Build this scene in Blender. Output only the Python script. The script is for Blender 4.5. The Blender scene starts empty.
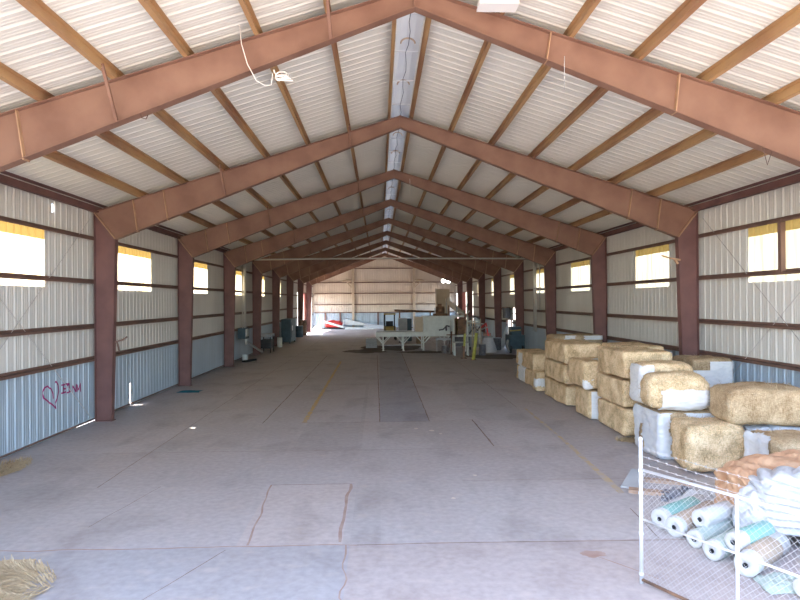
import bpy, bmesh, math, random
from mathutils import Vector, Matrix, noise
random.seed(7)
SC = bpy.context.scene
COL = SC.collection
PI = math.pi
V = Vector

# ---------------------------------------------------------------- materials
def mat(name, col, rough=.6, metal=0., var=.0, vscale=3., col2=None, bump=0., bscale=40., stretch=(1, 1, 1), detail=5., emit=None, thr=(.35, .7), spec=.5):
    m = bpy.data.materials.new(name); m.use_nodes = True
    nt = m.node_tree; N = nt.nodes; L = nt.links
    b = N['Principled BSDF']
    b.inputs['Roughness'].default_value = rough; b.inputs['Metallic'].default_value = metal
    b.inputs['Specular IOR Level'].default_value = spec
    b.inputs['Base Color'].default_value = (*col, 1)
    tc = N.new('ShaderNodeTexCoord'); mp = N.new('ShaderNodeMapping'); mp.inputs['Scale'].default_value = stretch
    L.new(tc.outputs['Object'], mp.inputs['Vector'])
    if col2 or var:
        n = N.new('ShaderNodeTexNoise'); n.inputs['Scale'].default_value = vscale; n.inputs['Detail'].default_value = detail
        L.new(mp.outputs[0], n.inputs['Vector'])
        r = N.new('ShaderNodeValToRGB')
        r.color_ramp.elements[0].position = thr[0]; r.color_ramp.elements[1].position = thr[1]
        c2 = col2 or tuple(c * (1 - var) for c in col)
        r.color_ramp.elements[0].color = (*col, 1); r.color_ramp.elements[1].color = (*c2, 1)
        L.new(n.outputs['Fac'], r.inputs['Fac']); L.new(r.outputs[0], b.inputs['Base Color'])
    if bump:
        n2 = N.new('ShaderNodeTexNoise'); n2.inputs['Scale'].default_value = bscale; n2.inputs['Detail'].default_value = 4
        L.new(mp.outputs[0], n2.inputs['Vector'])
        bp = N.new('ShaderNodeBump'); bp.inputs['Strength'].default_value = bump; bp.inputs['Distance'].default_value = .02
        L.new(n2.outputs['Fac'], bp.inputs['Height']); L.new(bp.outputs[0], b.inputs['Normal'])
    if emit:
        b.inputs['Emission Color'].default_value = (*emit[0], 1); b.inputs['Emission Strength'].default_value = emit[1]
    return m

def translucent(name, col, amount, dcol, vscale=2., col2=None, stretch=(1, 1, 1)):
    m = bpy.data.materials.new(name); m.use_nodes = True
    nt = m.node_tree; N = nt.nodes; L = nt.links
    N.remove(N['Principled BSDF']); out = N['Material Output']
    t = N.new('ShaderNodeBsdfTranslucent'); t.inputs[0].default_value = (*col, 1)
    d = N.new('ShaderNodeBsdfDiffuse'); d.inputs[0].default_value = (*dcol, 1)
    if col2:
        tc = N.new('ShaderNodeTexCoord'); mp = N.new('ShaderNodeMapping'); mp.inputs['Scale'].default_value = stretch
        n = N.new('ShaderNodeTexNoise'); n.inputs['Scale'].default_value = vscale; n.inputs['Detail'].default_value = 3
        r = N.new('ShaderNodeValToRGB'); r.color_ramp.elements[0].position = .45; r.color_ramp.elements[1].position = .6
        r.color_ramp.elements[0].color = (*col, 1); r.color_ramp.elements[1].color = (*col2, 1)
        L.new(tc.outputs['Object'], mp.inputs[0]); L.new(mp.outputs[0], n.inputs['Vector']); L.new(n.outputs['Fac'], r.inputs[0]); L.new(r.outputs[0], t.inputs[0])
    mx = N.new('ShaderNodeMixShader'); mx.inputs[0].default_value = amount
    L.new(d.outputs[0], mx.inputs[1]); L.new(t.outputs[0], mx.inputs[2]); L.new(mx.outputs[0], out.inputs[0])
    return m

def straw_mat(name, a, b, c):
    m = bpy.data.materials.new(name); m.use_nodes = True
    nt = m.node_tree; N = nt.nodes; L = nt.links; p = N['Principled BSDF']; p.inputs['Roughness'].default_value = .85; p.inputs['Specular IOR Level'].default_value = .2
    tc = N.new('ShaderNodeTexCoord'); oi = N.new('ShaderNodeObjectInfo')
    add = N.new('ShaderNodeVectorMath'); add.operation = 'ADD'
    mul = N.new('ShaderNodeMath'); mul.operation = 'MULTIPLY'; mul.inputs[1].default_value = 37.
    L.new(oi.outputs['Random'], mul.inputs[0]); L.new(tc.outputs['Object'], add.inputs[0]); L.new(mul.outputs[0], add.inputs[1])
    facs = []
    for sc in ((90, 16, 90), (16, 90, 60), (60, 60, 10)):
        mp = N.new('ShaderNodeMapping'); mp.inputs['Scale'].default_value = sc; mp.inputs['Rotation'].default_value = (.3, .2, .4)
        n = N.new('ShaderNodeTexNoise'); n.inputs['Scale'].default_value = 1.; n.inputs['Detail'].default_value = 3
        L.new(add.outputs[0], mp.inputs[0]); L.new(mp.outputs[0], n.inputs['Vector']); facs.append(n.outputs['Fac'])
    m1 = N.new('ShaderNodeMath'); m1.operation = 'ADD'; L.new(facs[0], m1.inputs[0]); L.new(facs[1], m1.inputs[1])
    m2 = N.new('ShaderNodeMath'); m2.operation = 'ADD'; L.new(m1.outputs[0], m2.inputs[0]); L.new(facs[2], m2.inputs[1])
    m3 = N.new('ShaderNodeMath'); m3.operation = 'DIVIDE'; m3.inputs[1].default_value = 3.; L.new(m2.outputs[0], m3.inputs[0])
    big = N.new('ShaderNodeTexNoise'); big.inputs['Scale'].default_value = 3.; big.inputs['Detail'].default_value = 4; L.new(add.outputs[0], big.inputs['Vector'])
    mm = N.new('ShaderNodeMath'); mm.operation = 'MULTIPLY_ADD'; mm.inputs[1].default_value = .45; L.new(big.outputs['Fac'], mm.inputs[0]); L.new(m3.outputs[0], mm.inputs[2])
    r = N.new('ShaderNodeValToRGB'); e = r.color_ramp.elements
    e[0].position = .58; e[0].color = (*a, 1); e[1].position = .88; e[1].color = (*c, 1)
    k = e.new(.72); k.color = (*b, 1)
    L.new(mm.outputs[0], r.inputs[0]); L.new(r.outputs[0], p.inputs['Base Color'])
    bp = N.new('ShaderNodeBump'); bp.inputs['Strength'].default_value = .9; bp.inputs['Distance'].default_value = .03
    L.new(m3.outputs[0], bp.inputs['Height']); L.new(bp.outputs[0], p.inputs['Normal'])
    return m

def concrete():
    m = bpy.data.materials.new('concrete'); m.use_nodes = True
    nt = m.node_tree; N = nt.nodes; L = nt.links; p = N['Principled BSDF']; p.inputs['Roughness'].default_value = .62; p.inputs['Specular IOR Level'].default_value = .35
    tc = N.new('ShaderNodeTexCoord')
    def ns(scale, det, st=(1, 1, 1), dist=0):
        mp = N.new('ShaderNodeMapping'); mp.inputs['Scale'].default_value = st
        n = N.new('ShaderNodeTexNoise'); n.inputs['Scale'].default_value = scale; n.inputs['Detail'].default_value = det; n.inputs['Distortion'].default_value = dist
        L.new(tc.outputs['Object'], mp.inputs[0]); L.new(mp.outputs[0], n.inputs['Vector']); return n.outputs['Fac']
    def ramp(f, p0, p1, c0, c1):
        r = N.new('ShaderNodeValToRGB'); e = r.color_ramp.elements; e[0].position = p0; e[1].position = p1; e[0].color = (*c0, 1); e[1].color = (*c1, 1)
        L.new(f, r.inputs[0]); return r.outputs[0]
    def mix(f, a, b, mode='MIX', fac=None):
        x = N.new('ShaderNodeMixRGB'); x.blend_type = mode
        if f is not None: L.new(f, x.inputs[0])
        else: x.inputs[0].default_value = fac
        L.new(a, x.inputs[1]); L.new(b, x.inputs[2]); return x.outputs[0]
    base = ramp(ns(.5, 6), .35, .68, (.44, .41, .405), (.42, .375, .36))            # grey to dusty tan
    at = N.new('ShaderNodeAttribute'); at.attribute_name = 'tone'
    c = mix(None, base, at.outputs['Color'], 'MULTIPLY', 1.)
    st = ramp(ns(.9, 8, (1, .6, 1), .6), .52, .70, (1, 1, 1), (.62, .58, .56))         # wheel and oil stains
    c = mix(None, c, st, 'MULTIPLY', .5)
    fine = ramp(ns(9, 8), .3, .75, (1.08, 1.08, 1.08), (.84, .83, .82))
    c = mix(None, c, fine, 'MULTIPLY', .9)
    dust = ramp(ns(2.3, 7, (1, 1.6, 1)), .58, .72, (0, 0, 0), (1, 1, 1))
    rgb = N.new('ShaderNodeRGB'); rgb.outputs[0].default_value = (.52, .44, .385, 1)
    sc = N.new('ShaderNodeMath'); sc.operation = 'MULTIPLY'; sc.inputs[1].default_value = .4; L.new(dust, sc.inputs[0])
    c = mix(sc.outputs[0], c, rgb.outputs[0])
    L.new(c, p.inputs['Base Color'])
    bp = N.new('ShaderNodeBump'); bp.inputs['Strength'].default_value = .15; bp.inputs['Distance'].default_value = .01
    L.new(ns(30, 6), bp.inputs['Height']); L.new(bp.outputs[0], p.inputs['Normal'])
    return m

M = {}
M['steel'] = mat('red oxide steel', (.27, .145, .098), .6, col2=(.20, .098, .065), vscale=1.3, bump=.1, bscale=6, thr=(.38, .66))
M['steel_col'] = mat('red oxide column steel', (.21, .10, .088), .6, col2=(.155, .072, .066), vscale=1.6, thr=(.38, .66))
M['stiff'] = mat('weathered stiffener steel', (.50, .30, .18), .6, var=.25, vscale=4)
M['purlin'] = mat('purlin steel', (.46, .275, .125), .6, col2=(.31, .155, .078), vscale=.8, stretch=(1, .5, 1), thr=(.42, .62))
M['girt'] = mat('girt steel', (.22, .125, .095), .6, var=.35, vscale=1.2)
M['sheet'] = mat('white painted steel sheet', (.66, .63, .575), .55, var=.10, vscale=.8, stretch=(1, 1, .3))
M['sheet_tan'] = mat('tan painted steel sheet', (.66, .575, .485), .55, var=.10, vscale=.8, stretch=(1, 1, .3))
M['roof'] = mat('white roof sheet', (.73, .705, .64), .55, var=.08, vscale=.5, stretch=(.2, 1, 1))
M['galv'] = mat('galvanized wainscot sheet', (.46, .545, .62), .45, metal=.15, var=.15, vscale=1., stretch=(1, 1, .3))  # lower wall band, bluer than the sheet above it
M['fiber'] = translucent('translucent fiberglass', (.90, .80, .56), .6, (.66, .56, .34), 1.2, (.76, .60, .32), (1, 3, .2))
M['fiber_dark'] = translucent('yellowed fiberglass', (.40, .26, .07), .22, (.50, .36, .14))  # shade over the panel tops, put into a darker, less translucent colour
M['ridge'] = translucent('ridge skylight sheet', (.42, .43, .45), .045, (.66, .64, .61), 1.5, (.16, .20, .28), (3, 1, 1))
M['concrete'] = concrete()
M['joint'] = mat('floor joint dirt', (.16, .115, .095), .9, col2=(.30, .20, .155), vscale=2.5)
M['crack'] = mat('reddish dirt in joint', (.34, .215, .17), .9, col2=(.42, .32, .27), vscale=4)
M['yellow_line'] = mat('worn yellow paint', (.56, .37, .12), .7, col2=(.45, .34, .22), vscale=5, thr=(.4, .6))
M['ground'] = mat('desert dirt', (.48, .385, .29), .95, var=.2, vscale=.3, bump=.3, bscale=3)
M['graffiti'] = mat('magenta spray paint', (.42, .03, .18), .6)
M['straw'] = straw_mat('straw', (.37, .245, .125), (.73, .525, .305), (.95, .775, .52))
M['straw_old'] = straw_mat('weathered straw', (.26, .17, .09), (.48, .34, .20), (.68, .52, .34))
M['straw_loose'] = mat('loose straw', (.60, .46, .28), .9, var=.3, vscale=20)
M['film'] = mat('white plastic film', (.80, .785, .775), .35, col2=(.72, .71, .72), vscale=6, bump=.35, bscale=9, stretch=(1, 1, 2.5))
M['film_dull'] = mat('dusty white film', (.47, .465, .47), .5, col2=(.39, .385, .395), vscale=5, bump=.5, bscale=10, stretch=(1, 1, 3))
M['film_blue'] = mat('bluish plastic film', (.68, .685, .70), .35, col2=(.58, .59, .63), vscale=4, bump=.35, bscale=8, stretch=(1, 1, 2))
M['kraft'] = mat('brown kraft paper', (.50, .30, .175), .8, col2=(.40, .21, .115), vscale=5, bump=.5, bscale=7)
M['galv_pipe'] = mat('galvanized pipe', (.70, .71, .74), .35, metal=.35, var=.15, vscale=9)
M['wire'] = mat('galvanized wire', (.50, .49, .50), .4, metal=.2)
M['white_film_roll'] = mat('white film roll', (.49, .485, .475), .45, var=.08, vscale=10)
M['tan_roll'] = mat('tan paper wrapper', (.43, .33, .245), .7, var=.2, vscale=6)
M['teal_roll'] = mat('pale teal film', (.16, .37, .33), .45, col2=(.25, .40, .36), vscale=3)
M['mint_roll'] = mat('pale mint film', (.35, .42, .38), .45, var=.15, vscale=4)
M['core'] = mat('dark roll core', (.03, .03, .035), .9)
M['wood'] = mat('old plank wood', (.42, .28, .19), .8, col2=(.30, .19, .13), vscale=3, stretch=(1, 8, 8))
M['black'] = mat('black plastic', (.03, .03, .035), .6, var=.3)
M['darkgrey'] = mat('dark grey debris', (.10, .10, .12), .7, col2=(.2, .19, .2), vscale=8)
M['white_metal'] = mat('white painted metal', (.70, .73, .70), .5, var=.15, vscale=3)
M['grey_metal'] = mat('grey painted metal', (.40, .41, .42), .5, var=.2, vscale=2)
M['rust'] = mat('rusty machinery', (.27, .145, .085), .8, col2=(.12, .075, .055), vscale=4)
M['tan_metal'] = mat('tan painted sheet', (.55, .45, .34), .6, var=.15, vscale=1.5)
M['brown'] = mat('brown box', (.30, .19, .11), .8, var=.2, vscale=3)
M['yellow'] = mat('yellow paint', (.45, .31, .07), .5, var=.25, vscale=4)
M['lime'] = mat('yellow green paint', (.50, .50, .10), .55, var=.3, vscale=6)
M['blue_metal'] = mat('faded blue paint', (.055, .10, .13), .6, var=.3, vscale=3)
M['teal'] = mat('teal cloth', (.02, .20, .26), .9, var=.3, vscale=8)
M['red'] = mat('red paint', (.55, .035, .03), .5, var=.2, vscale=2)
M['redcurtain'] = mat('faded red door sheet', (.48, .16, .13), .7, var=.3, vscale=1.5)
M['rubber'] = mat('black rubber', (.02, .02, .02), .8)
M['lampon'] = mat('lit lamp lens', (1, 1, 1), .4, emit=((1, .97, .92), 5))
M['lens'] = mat('white lamp diffuser', (.85, .84, .82), .4)
M['conduit'] = mat('grey conduit', (.55, .53, .50), .5, metal=.2)
M['stain'] = mat('dark oil stain', (.07, .05, .042), .7, col2=(.13, .09, .07), vscale=3)
M['cord'] = mat('white cord', (.85, .80, .74), .6)
M['rod'] = mat('bracing rod', (.46, .42, .40), .5)
M['strap'] = mat('ridge strap', (.55, .40, .27), .7, var=.2)

# ---------------------------------------------------------------- mesh builder
ORG = {}
class MB:
    def __init__(s): s.v = []; s.f = []; s.mi = []; s.cur = 0
    def add(s, vs, fs):
        o = len(s.v); s.v += [V(p) for p in vs]
        for f in fs: s.f.append([i + o for i in f]); s.mi.append(s.cur)
    def hexa(s, c):
        s.add(c, [(0, 3, 2, 1), (4, 5, 6, 7), (0, 1, 5, 4), (1, 2, 6, 5), (2, 3, 7, 6), (3, 0, 4, 7)])
    def box(s, x0, x1, y0, y1, z0, z1):
        s.hexa([(x0, y0, z0), (x1, y0, z0), (x1, y1, z0), (x0, y1, z0), (x0, y0, z1), (x1, y0, z1), (x1, y1, z1), (x0, y1, z1)])
    def bar(s, a, b, w, h, up=(0, 0, 1)):
        a = V(a); b = V(b); d = (b - a).normalized(); up = V(up)
        sd = d.cross(up)
        if sd.length < 1e-5: sd = d.cross(V((1, 0, 0)))
        sd.normalize(); u = sd.cross(d).normalized()
        sd *= w / 2; u *= h / 2
        s.hexa([a - sd - u, a + sd - u, a + sd + u, a - sd + u, b - sd - u, b + sd - u, b + sd + u, b - sd + u])
    def prism(s, poly, off):
        n = len(poly); off = V(off); p = [V(q) for q in poly]
        s.add(p + [q + off for q in p], [tuple(range(n - 1, -1, -1)), tuple(range(n, 2 * n))] + [(i, (i + 1) % n, n + (i + 1) % n, n + i) for i in range(n)])
    def tube(s, pts, r, n=8, cap=True):
        pts = [V(p) for p in pts]; rs = r if isinstance(r, (list, tuple)) else [r] * len(pts)
        d0 = (pts[1] - pts[0]).normalized(); ref = V((0, 0, 1)) if abs(d0.z) < .9 else V((1, 0, 0))
        u = d0.cross(ref).normalized(); vs = []
        for i, p in enumerate(pts):
            d = (pts[min(i + 1, len(pts) - 1)] - pts[max(i - 1, 0)]).normalized()
            u = (u - d * u.dot(d)).normalized(); w = d.cross(u)
            for k in range(n):
                t = 2 * PI * k / n; vs.append(p + (u * math.cos(t) + w * math.sin(t)) * rs[i])
        fs = [(i * n + k, i * n + (k + 1) % n, (i + 1) * n + (k + 1) % n, (i + 1) * n + k) for i in range(len(pts) - 1) for k in range(n)]
        if cap: fs += [tuple(range(n - 1, -1, -1)), tuple((len(pts) - 1) * n + k for k in range(n))]
        s.add(vs, fs)
    def lathe(s, prof, c, n=20, axis=None):
        c = V(c); vs = []
        for (r, z) in prof:
            for k in range(n):
                t = 2 * PI * k / n; vs.append(c + V((r * math.cos(t), r * math.sin(t), z)))
        fs = [(i * n + k, i * n + (k + 1) % n, (i + 1) * n + (k + 1) % n, (i + 1) * n + k) for i in range(len(prof) - 1) for k in range(n)]
        fs += [tuple(range(n - 1, -1, -1)), tuple((len(prof) - 1) * n + k for k in range(n))]
        s.add(vs, fs)
    def build(s, name, mats, parent=None, smooth=False, loc=None, local=False, fix=False):
        if not isinstance(mats, (list, tuple)): mats = [mats]
        me = bpy.data.meshes.new(name)
        o = V((0, 0, 0)) if local else (ORG[parent.name] if parent else V(loc or (0, 0, 0)))
        me.from_pydata([tuple(p - o) for p in s.v], [], s.f)
        for m in mats: me.materials.append(m)
        if any(s.mi): me.polygons.foreach_set('material_index', s.mi)
        if smooth: me.polygons.foreach_set('use_smooth', [True] * len(s.f))
        me.update()
        if fix:
            bm = bmesh.new(); bm.from_mesh(me); bmesh.ops.recalc_face_normals(bm, faces=bm.faces); bm.to_mesh(me); bm.free()
        ob = bpy.data.objects.new(name, me); COL.objects.link(ob)
        if parent: ob.parent = parent
        elif loc is not None: ob.location = loc
        ORG[ob.name] = o
        return ob

def tag(o, label=None, cat=None, group=None, kind=None):
    if label: o['label'] = label
    if cat: o['category'] = cat
    if group: o['group'] = group
    if kind: o['kind'] = kind
    return o
def empty(name, loc, label=None, cat=None, group=None, kind=None):
    o = bpy.data.objects.new(name, None); COL.objects.link(o); o.location = loc; o.empty_display_size = .2; ORG[o.name] = V(loc)
    return tag(o, label, cat, group, kind)
def B(*a):
    m = MB(); m.box(*a); return m

# ---------------------------------------------------------------- dimensions (metres)
XC = .683; HW = 9.2; XL = XC - HW; XR = XC + HW
BAY = 7.62; Y0 = 11.06; YA = 3.44; YB = 79.4
FR = [Y0 + BAY * k for k in range(9)]
EAVE = 6.25; APEX = 9.15; SL = (APEX - EAVE) / HW
PD = .2                                                     # purlin depth
def rtop(x): return APEX - SL * abs(x - XC)                  # top of rafter
def roofz(x): return rtop(x) + PD + .02

# ---------------------------------------------------------------- corrugated sheets
RIB = .3048
PROF = [(0, 0), (.016, .048), (.044, .048), (.082, 0), (.150, 0), (.158, .006), (.172, .006), (.180, 0), (.225, 0), (.233, .006), (.247, .006), (.255, 0)]
def rib_pts(s0, s1, extra=()):
    pts = []; k = 0
    while s0 + k * RIB < s1:
        for a, d in PROF:
            if s0 + k * RIB + a < s1 - .003: pts.append((s0 + k * RIB + a, d))
        k += 1
    pts.append((s1, 0)); xs = {round(p[0], 4) for p in pts}
    for e in extra:
        if s0 < e < s1 and round(e, 4) not in xs:
            for (a, da), (b, db) in zip(pts, pts[1:]):
                if a < e < b: pts.append((e, da + (db - da) * (e - a) / (b - a))); xs.add(round(e, 4)); break
            pts.sort()
    return pts
def out_at(s, s0):
    a = (s - s0) % RIB
    for (p, d), (q, e) in zip(PROF, PROF[1:] + [(RIB, 0)]):
        if p <= a <= q: return d + (e - d) * (a - p) / (q - p)
    return 0
def sheet(m, P, s0, s1, zs, top, holes=(), only=None, band=None):
    pts = rib_pts(s0, s1, [h[0] for h in holes] + [h[1] for h in holes] + ([only[0], only[1]] if only else []))
    zs = sorted(set([z for z in zs] + [h[2] for h in holes] + [h[3] for h in holes] + ([only[2], only[3]] if only else [])))
    for (a, da), (b, db) in zip(pts, pts[1:]):
        ta, tb = top(a), top(b); cs = (a + b) / 2
        for z0, z1 in zip(zs, zs[1:]):
            cz = (z0 + z1) / 2
            if any(h[0] < cs < h[1] and h[2] < cz < h[3] for h in holes): continue
            if only and not (only[0] < cs < only[1] and only[2] < cz < only[3]): continue
            if z0 >= min(ta, tb): continue
            if band is not None: m.cur = 1 if cz < band else 0
            m.add([P(a, da, z0), P(b, db, z0), P(b, db, min(z1, tb)), P(a, da, min(z1, ta))], [(0, 1, 2, 3)])

WO = .08                                                    # sheets stand this far outside the columns
PL = lambda s, d, z: (XL - WO - d, s, z)
PR = lambda s, d, z: (XR + WO + d, s, z)
PF = lambda s, d, z: (s, YB + d, z)
WZ0, WZ1, WZ2 = 3.95, 5.17, 5.42
left_win = [(Y0 + BAY * k + 1.85, Y0 + BAY * k + (5.03 if k == 0 else 4.78)) for k in range(8)]
right_win = [(Y0 + 1.9, Y0 + 5.15)] + [(Y0 + BAY * k + 2.05 + .3 * (k == 2), Y0 + BAY * k + 4.82 + .4 * (k == 2)) for k in range(1, 7)]
SMALL_L = [(21.4, 21.5, .02, .75), (16.45, 16.58, 5.93, 6.15), (17.7, 18.9, 0, .009)]
DOOR_L = (64.75, 78.6, 0, 4.5)
DOOR_R = (64.75, 78.6, 0, 4.5)
MAN_R = (45.5, 47.1, 0, 2.0)
HATCH_R = (44.05, 45.3, 2.1, 2.95)
top_eave = lambda s: EAVE + .262
GZ = [1.87, 2.84, 4.17, 5.46]

def wall_side(name, P, xw, sgn, wins, holes, label):
    xw -= sgn * WO
    root = empty(name, (xw, YA, 0), label, 'wall', kind='structure')
    m = MB(); hs = [(a, b, WZ0, WZ2) for a, b in wins] + holes
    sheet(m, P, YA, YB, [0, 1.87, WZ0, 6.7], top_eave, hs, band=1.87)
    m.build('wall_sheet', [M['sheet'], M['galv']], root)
    for z in GZ:                                            # Z girts: web, lip down inside, lip up outside
        g = MB(); xi = xw + sgn * .12; xo = xw + sgn * .008
        spans = [(YA, YB)]
        for h in holes:
            if h[1] - h[0] > 1 and h[2] < z < h[3]:
                spans = [q for a, b in spans for q in ((a, h[0]), (h[1], b)) if q[1] > q[0]]
        cuts = []
        for a, b in spans:
            e = [a, b]
            cuts += [(e[i], e[i + 1]) for i in range(0, len(e), 2)]
        for a, b in cuts:
            g.box(min(xi, xo), max(xi, xo), a, b, z - .005, z + .005)
            g.box(min(xi, xi - sgn * .008), max(xi, xi - sgn * .008), a, b, z - .07, z + .005)
            g.box(min(xo, xo + sgn * .008), max(xo, xo + sgn * .008), a, b, z - .005, z + .07)
        g.build('girt', M['girt'], root)
    bs = MB(); spans = [(YA, YB)]
    for h in holes:
        if h[1] - h[0] > 1 and h[2] <= 0 and h[3] > .1: spans = [q for a, b in spans for q in ((a, h[0]), (h[1], b))]
    for a, b in spans: bs.box(min(xw, xw + sgn * .05), max(xw, xw + sgn * .05), a, b, .036, .07)
    bs.build('base_angle', M['girt'], root)
    for (ya, za, yb, zb) in ((Y0 + .2, .15, Y0 + BAY - .2, 6.0), (Y0 + .2, 6.0, Y0 + BAY - .2, .15)):
        r = MB(); r.tube([(xw + sgn * .03, ya, za), (xw + sgn * .03, yb, zb)], .008, 6); r.build('bracing_rod', M['rod'], root)
    return root
wl = wall_side('wall_left', PL, XL, 1, left_win, SMALL_L + [DOOR_L], 'left long wall of white ribbed steel sheet with blue-grey lower band and pink graffiti')
wr = wall_side('wall_right', PR, XR, -1, right_win, [DOOR_R, MAN_R, HATCH_R], 'right long wall of white ribbed steel sheet behind the straw bales')
# vertical post in the near right window bay
p = MB(); p.box(XR - .06, XR + .06, 14.66, 14.78, GZ[2], GZ[3]); p.build('window_post', M['girt'], wr)
# graffiti follows the ribbed sheet
STROKES = [[(16.3, 1.02), (16.28, 1.16), (16.19, 1.29), (16.02, 1.38), (15.88, 1.36), (15.8, 1.25), (15.85, 1.1), (16.07, 0.97), (16.28, 0.85), (16.44, 0.73), (16.41, 0.86), (16.48, 0.97), (16.57, 1.17), (16.54, 1.35), (16.45, 1.45), (16.39, 1.42)],
 [(16.74, 1.31), (16.96, 1.31), (17.14, 1.30)], [(16.83, 1.30), (16.81, 1.10)], [(16.73, 1.09), (16.96, 1.10)], [(16.81, 1.2), (16.95, 1.19)],
 [(17.04, 1.25), (17.13, 1.30), (17.14, 1.07)], [(17.03, 1.06), (17.23, 1.08)],
 [(17.33, 1.0), (17.34, 1.21), (17.50, 1.02), (17.52, 1.23)], [(17.57, 1.01), (17.57, 1.21), (17.66, 1.05), (17.76, 1.22), (17.78, .99)]]
g = MB()
for st in STROKES:
    pts = []
    for (a, b), (c, d) in zip(st, st[1:]):
        n = max(2, int(math.hypot(c - a, d - b) / .015))
        pts += [(a + (c - a) * i / n, b + (d - b) * i / n) for i in range(n)]
    pts.append(st[-1]); w = .021; pts = [(a + .15, b) for a, b in pts]
    for (a, b), (c, d) in zip(pts, pts[1:]):
        t = V((c - a, d - b)).normalized(); nn = V((-t.y, t.x)) * w; e = t * .006
        q = [(a - e.x + nn.x, b - e.y + nn.y), (c + e.x + nn.x, d + e.y + nn.y), (c + e.x - nn.x, d + e.y - nn.y), (a - e.x - nn.x, b - e.y - nn.y)]
        g.add([(XL - WO - out_at(y, YA) * .3 + .010, y, z) for y, z in q], [(0, 1, 2, 3)])
tag(g.build('graffiti', M['graffiti'], wl), 'magenta spray painted heart and letters')

# far gable wall
wf = empty('wall_far', (XC, YB, 0), 'white ribbed gable end wall closing the far end of the barn', 'wall', kind='structure')
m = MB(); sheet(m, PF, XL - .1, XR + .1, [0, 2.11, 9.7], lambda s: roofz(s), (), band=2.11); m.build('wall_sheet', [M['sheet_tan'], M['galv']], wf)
for z in (2.11, 3.14, 4.56, 5.97, 7.78):
    hw = HW - .2 if z < EAVE else HW - (z - EAVE) / SL - .3
    g = MB(); g.box(XC - hw, XC + hw, YB - .2, YB - .01, z - .005, z + .005); g.box(XC - hw, XC + hw, YB - .2, YB - .192, z - .09, z + .02); g.build('girt', M['girt'], wf)
for x in (-3.34, 4.52):
    g = MB(); g.box(x - .15, x + .15, YB - .35, YB - .33, 0, rtop(x)); g.box(x - .01, x + .01, YB - .33, YB - .02, 0, rtop(x)); g.box(x - .15, x + .15, YB - .03, YB - .01, 0, rtop(x))
    g.build('wind_column', M['tan_metal'], wf)
for x in (-6.95, -5.03, -.15):
    B(x - .09, x + .09, YB - .2, YB - .02, 0, 2.1).build('door_jamb', M['girt'], wf)
B(XC - HW + .2, XC + HW - .2, YB - .06, YB - .005, 0, .1).build('base_angle', M['girt'], wf)

# windows: fiberglass sheets in the ribbed profile
n = 0
for P, wins, side in ((PL, left_win, 'left'), (PR, right_win, 'right')):
    for k, (a, b) in enumerate(wins):
        n += 1
        w = empty('window_%d' % n, (P(a, 0, 0)[0], a, WZ0), 'bright yellowish translucent panel in the %s wall, bay %d from the front' % (side, k + 1), 'window', kind='structure')
        m = MB(); sheet(m, P, YA, YB, [WZ0, WZ1], lambda s: 9, (), (a, b, WZ0, WZ1)); m.build('pane', M['fiber'], w)
        m = MB(); sheet(m, P, YA, YB, [WZ1, WZ2], lambda s: 9, (), (a, b, WZ1, WZ2)); tag(m.build('upper_pane', M['fiber_dark'], w), 'dull yellow upper strip')  # upper strip: same panel, its shade painted as a duller pane

# ---------------------------------------------------------------- roof
ce = empty('ceiling', (XC, YA, EAVE), 'white ribbed steel roof underside on rust-brown purlins', 'ceiling', kind='structure')
GAP = .27
for sg in (-1, 1):
    m = MB(); pts = rib_pts(YA, YB)
    xs = [GAP, 3.3, 6.3, HW + .12]
    for (a, da), (b, db) in zip(pts, pts[1:]):
        for x0, x1 in zip(xs, xs[1:]):
            X0, X1 = XC + sg * x0, XC + sg * x1
            m.add([(X0, a, roofz(X0) + da), (X0, b, roofz(X0) + db), (X1, b, roofz(X1) + db), (X1, a, roofz(X1) + da)], [(0, 1, 2, 3)])
    m.build('roof_sheet', M['roof'], ce)
    nrm = V((sg * SL, 0, 1)).normalized(); tx = V((1, 0, -sg * SL)).normalized() * sg
    for i, d in enumerate((.31, 1.53, 2.79, 4.04, 5.30, 6.56, 7.80)):
        x = XC + sg * d; c = V((x, 0, rtop(x))); m = MB()
        a = V((0, YA, 0)); b = V((0, YB, 0))
        m.bar(c + nrm * .1 + a, c + nrm * .1 + b, .008, .2, nrm)
        m.bar(c + nrm * .004 + tx * .035 + a, c + nrm * .004 + tx * .035 + b, .07, .008, nrm)
        m.bar(c + nrm * .196 - tx * .035 + a, c + nrm * .196 - tx * .035 + b, .07, .008, nrm)
        m.bar(c + nrm * .018 + tx * .068 + a, c + nrm * .018 + tx * .068 + b, .006, .022, nrm)
        m.build('purlin', M['purlin'], ce)
    x = XC + sg * (HW - .02); m = MB()
    m.box(min(x, x - sg * .01), max(x, x - sg * .01), YA, YB, EAVE - .02, EAVE + .19)
    m.box(min(x, x - sg * .12), max(x, x - sg * .12), YA, YB, EAVE - .02, EAVE - .01)
    m.box(min(x - sg * .11, x - sg * .12), max(x - sg * .11, x - sg * .12), YA, YB, EAVE - .02, EAVE + .03)
    m.bar((x - sg * .06, YA, roofz(x) - .005 + .02), (x - sg * .06, YB, roofz(x) - .005 + .02), .12, .01, nrm)
    m.build('eave_strut', M['steel_col'], ce)
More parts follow.
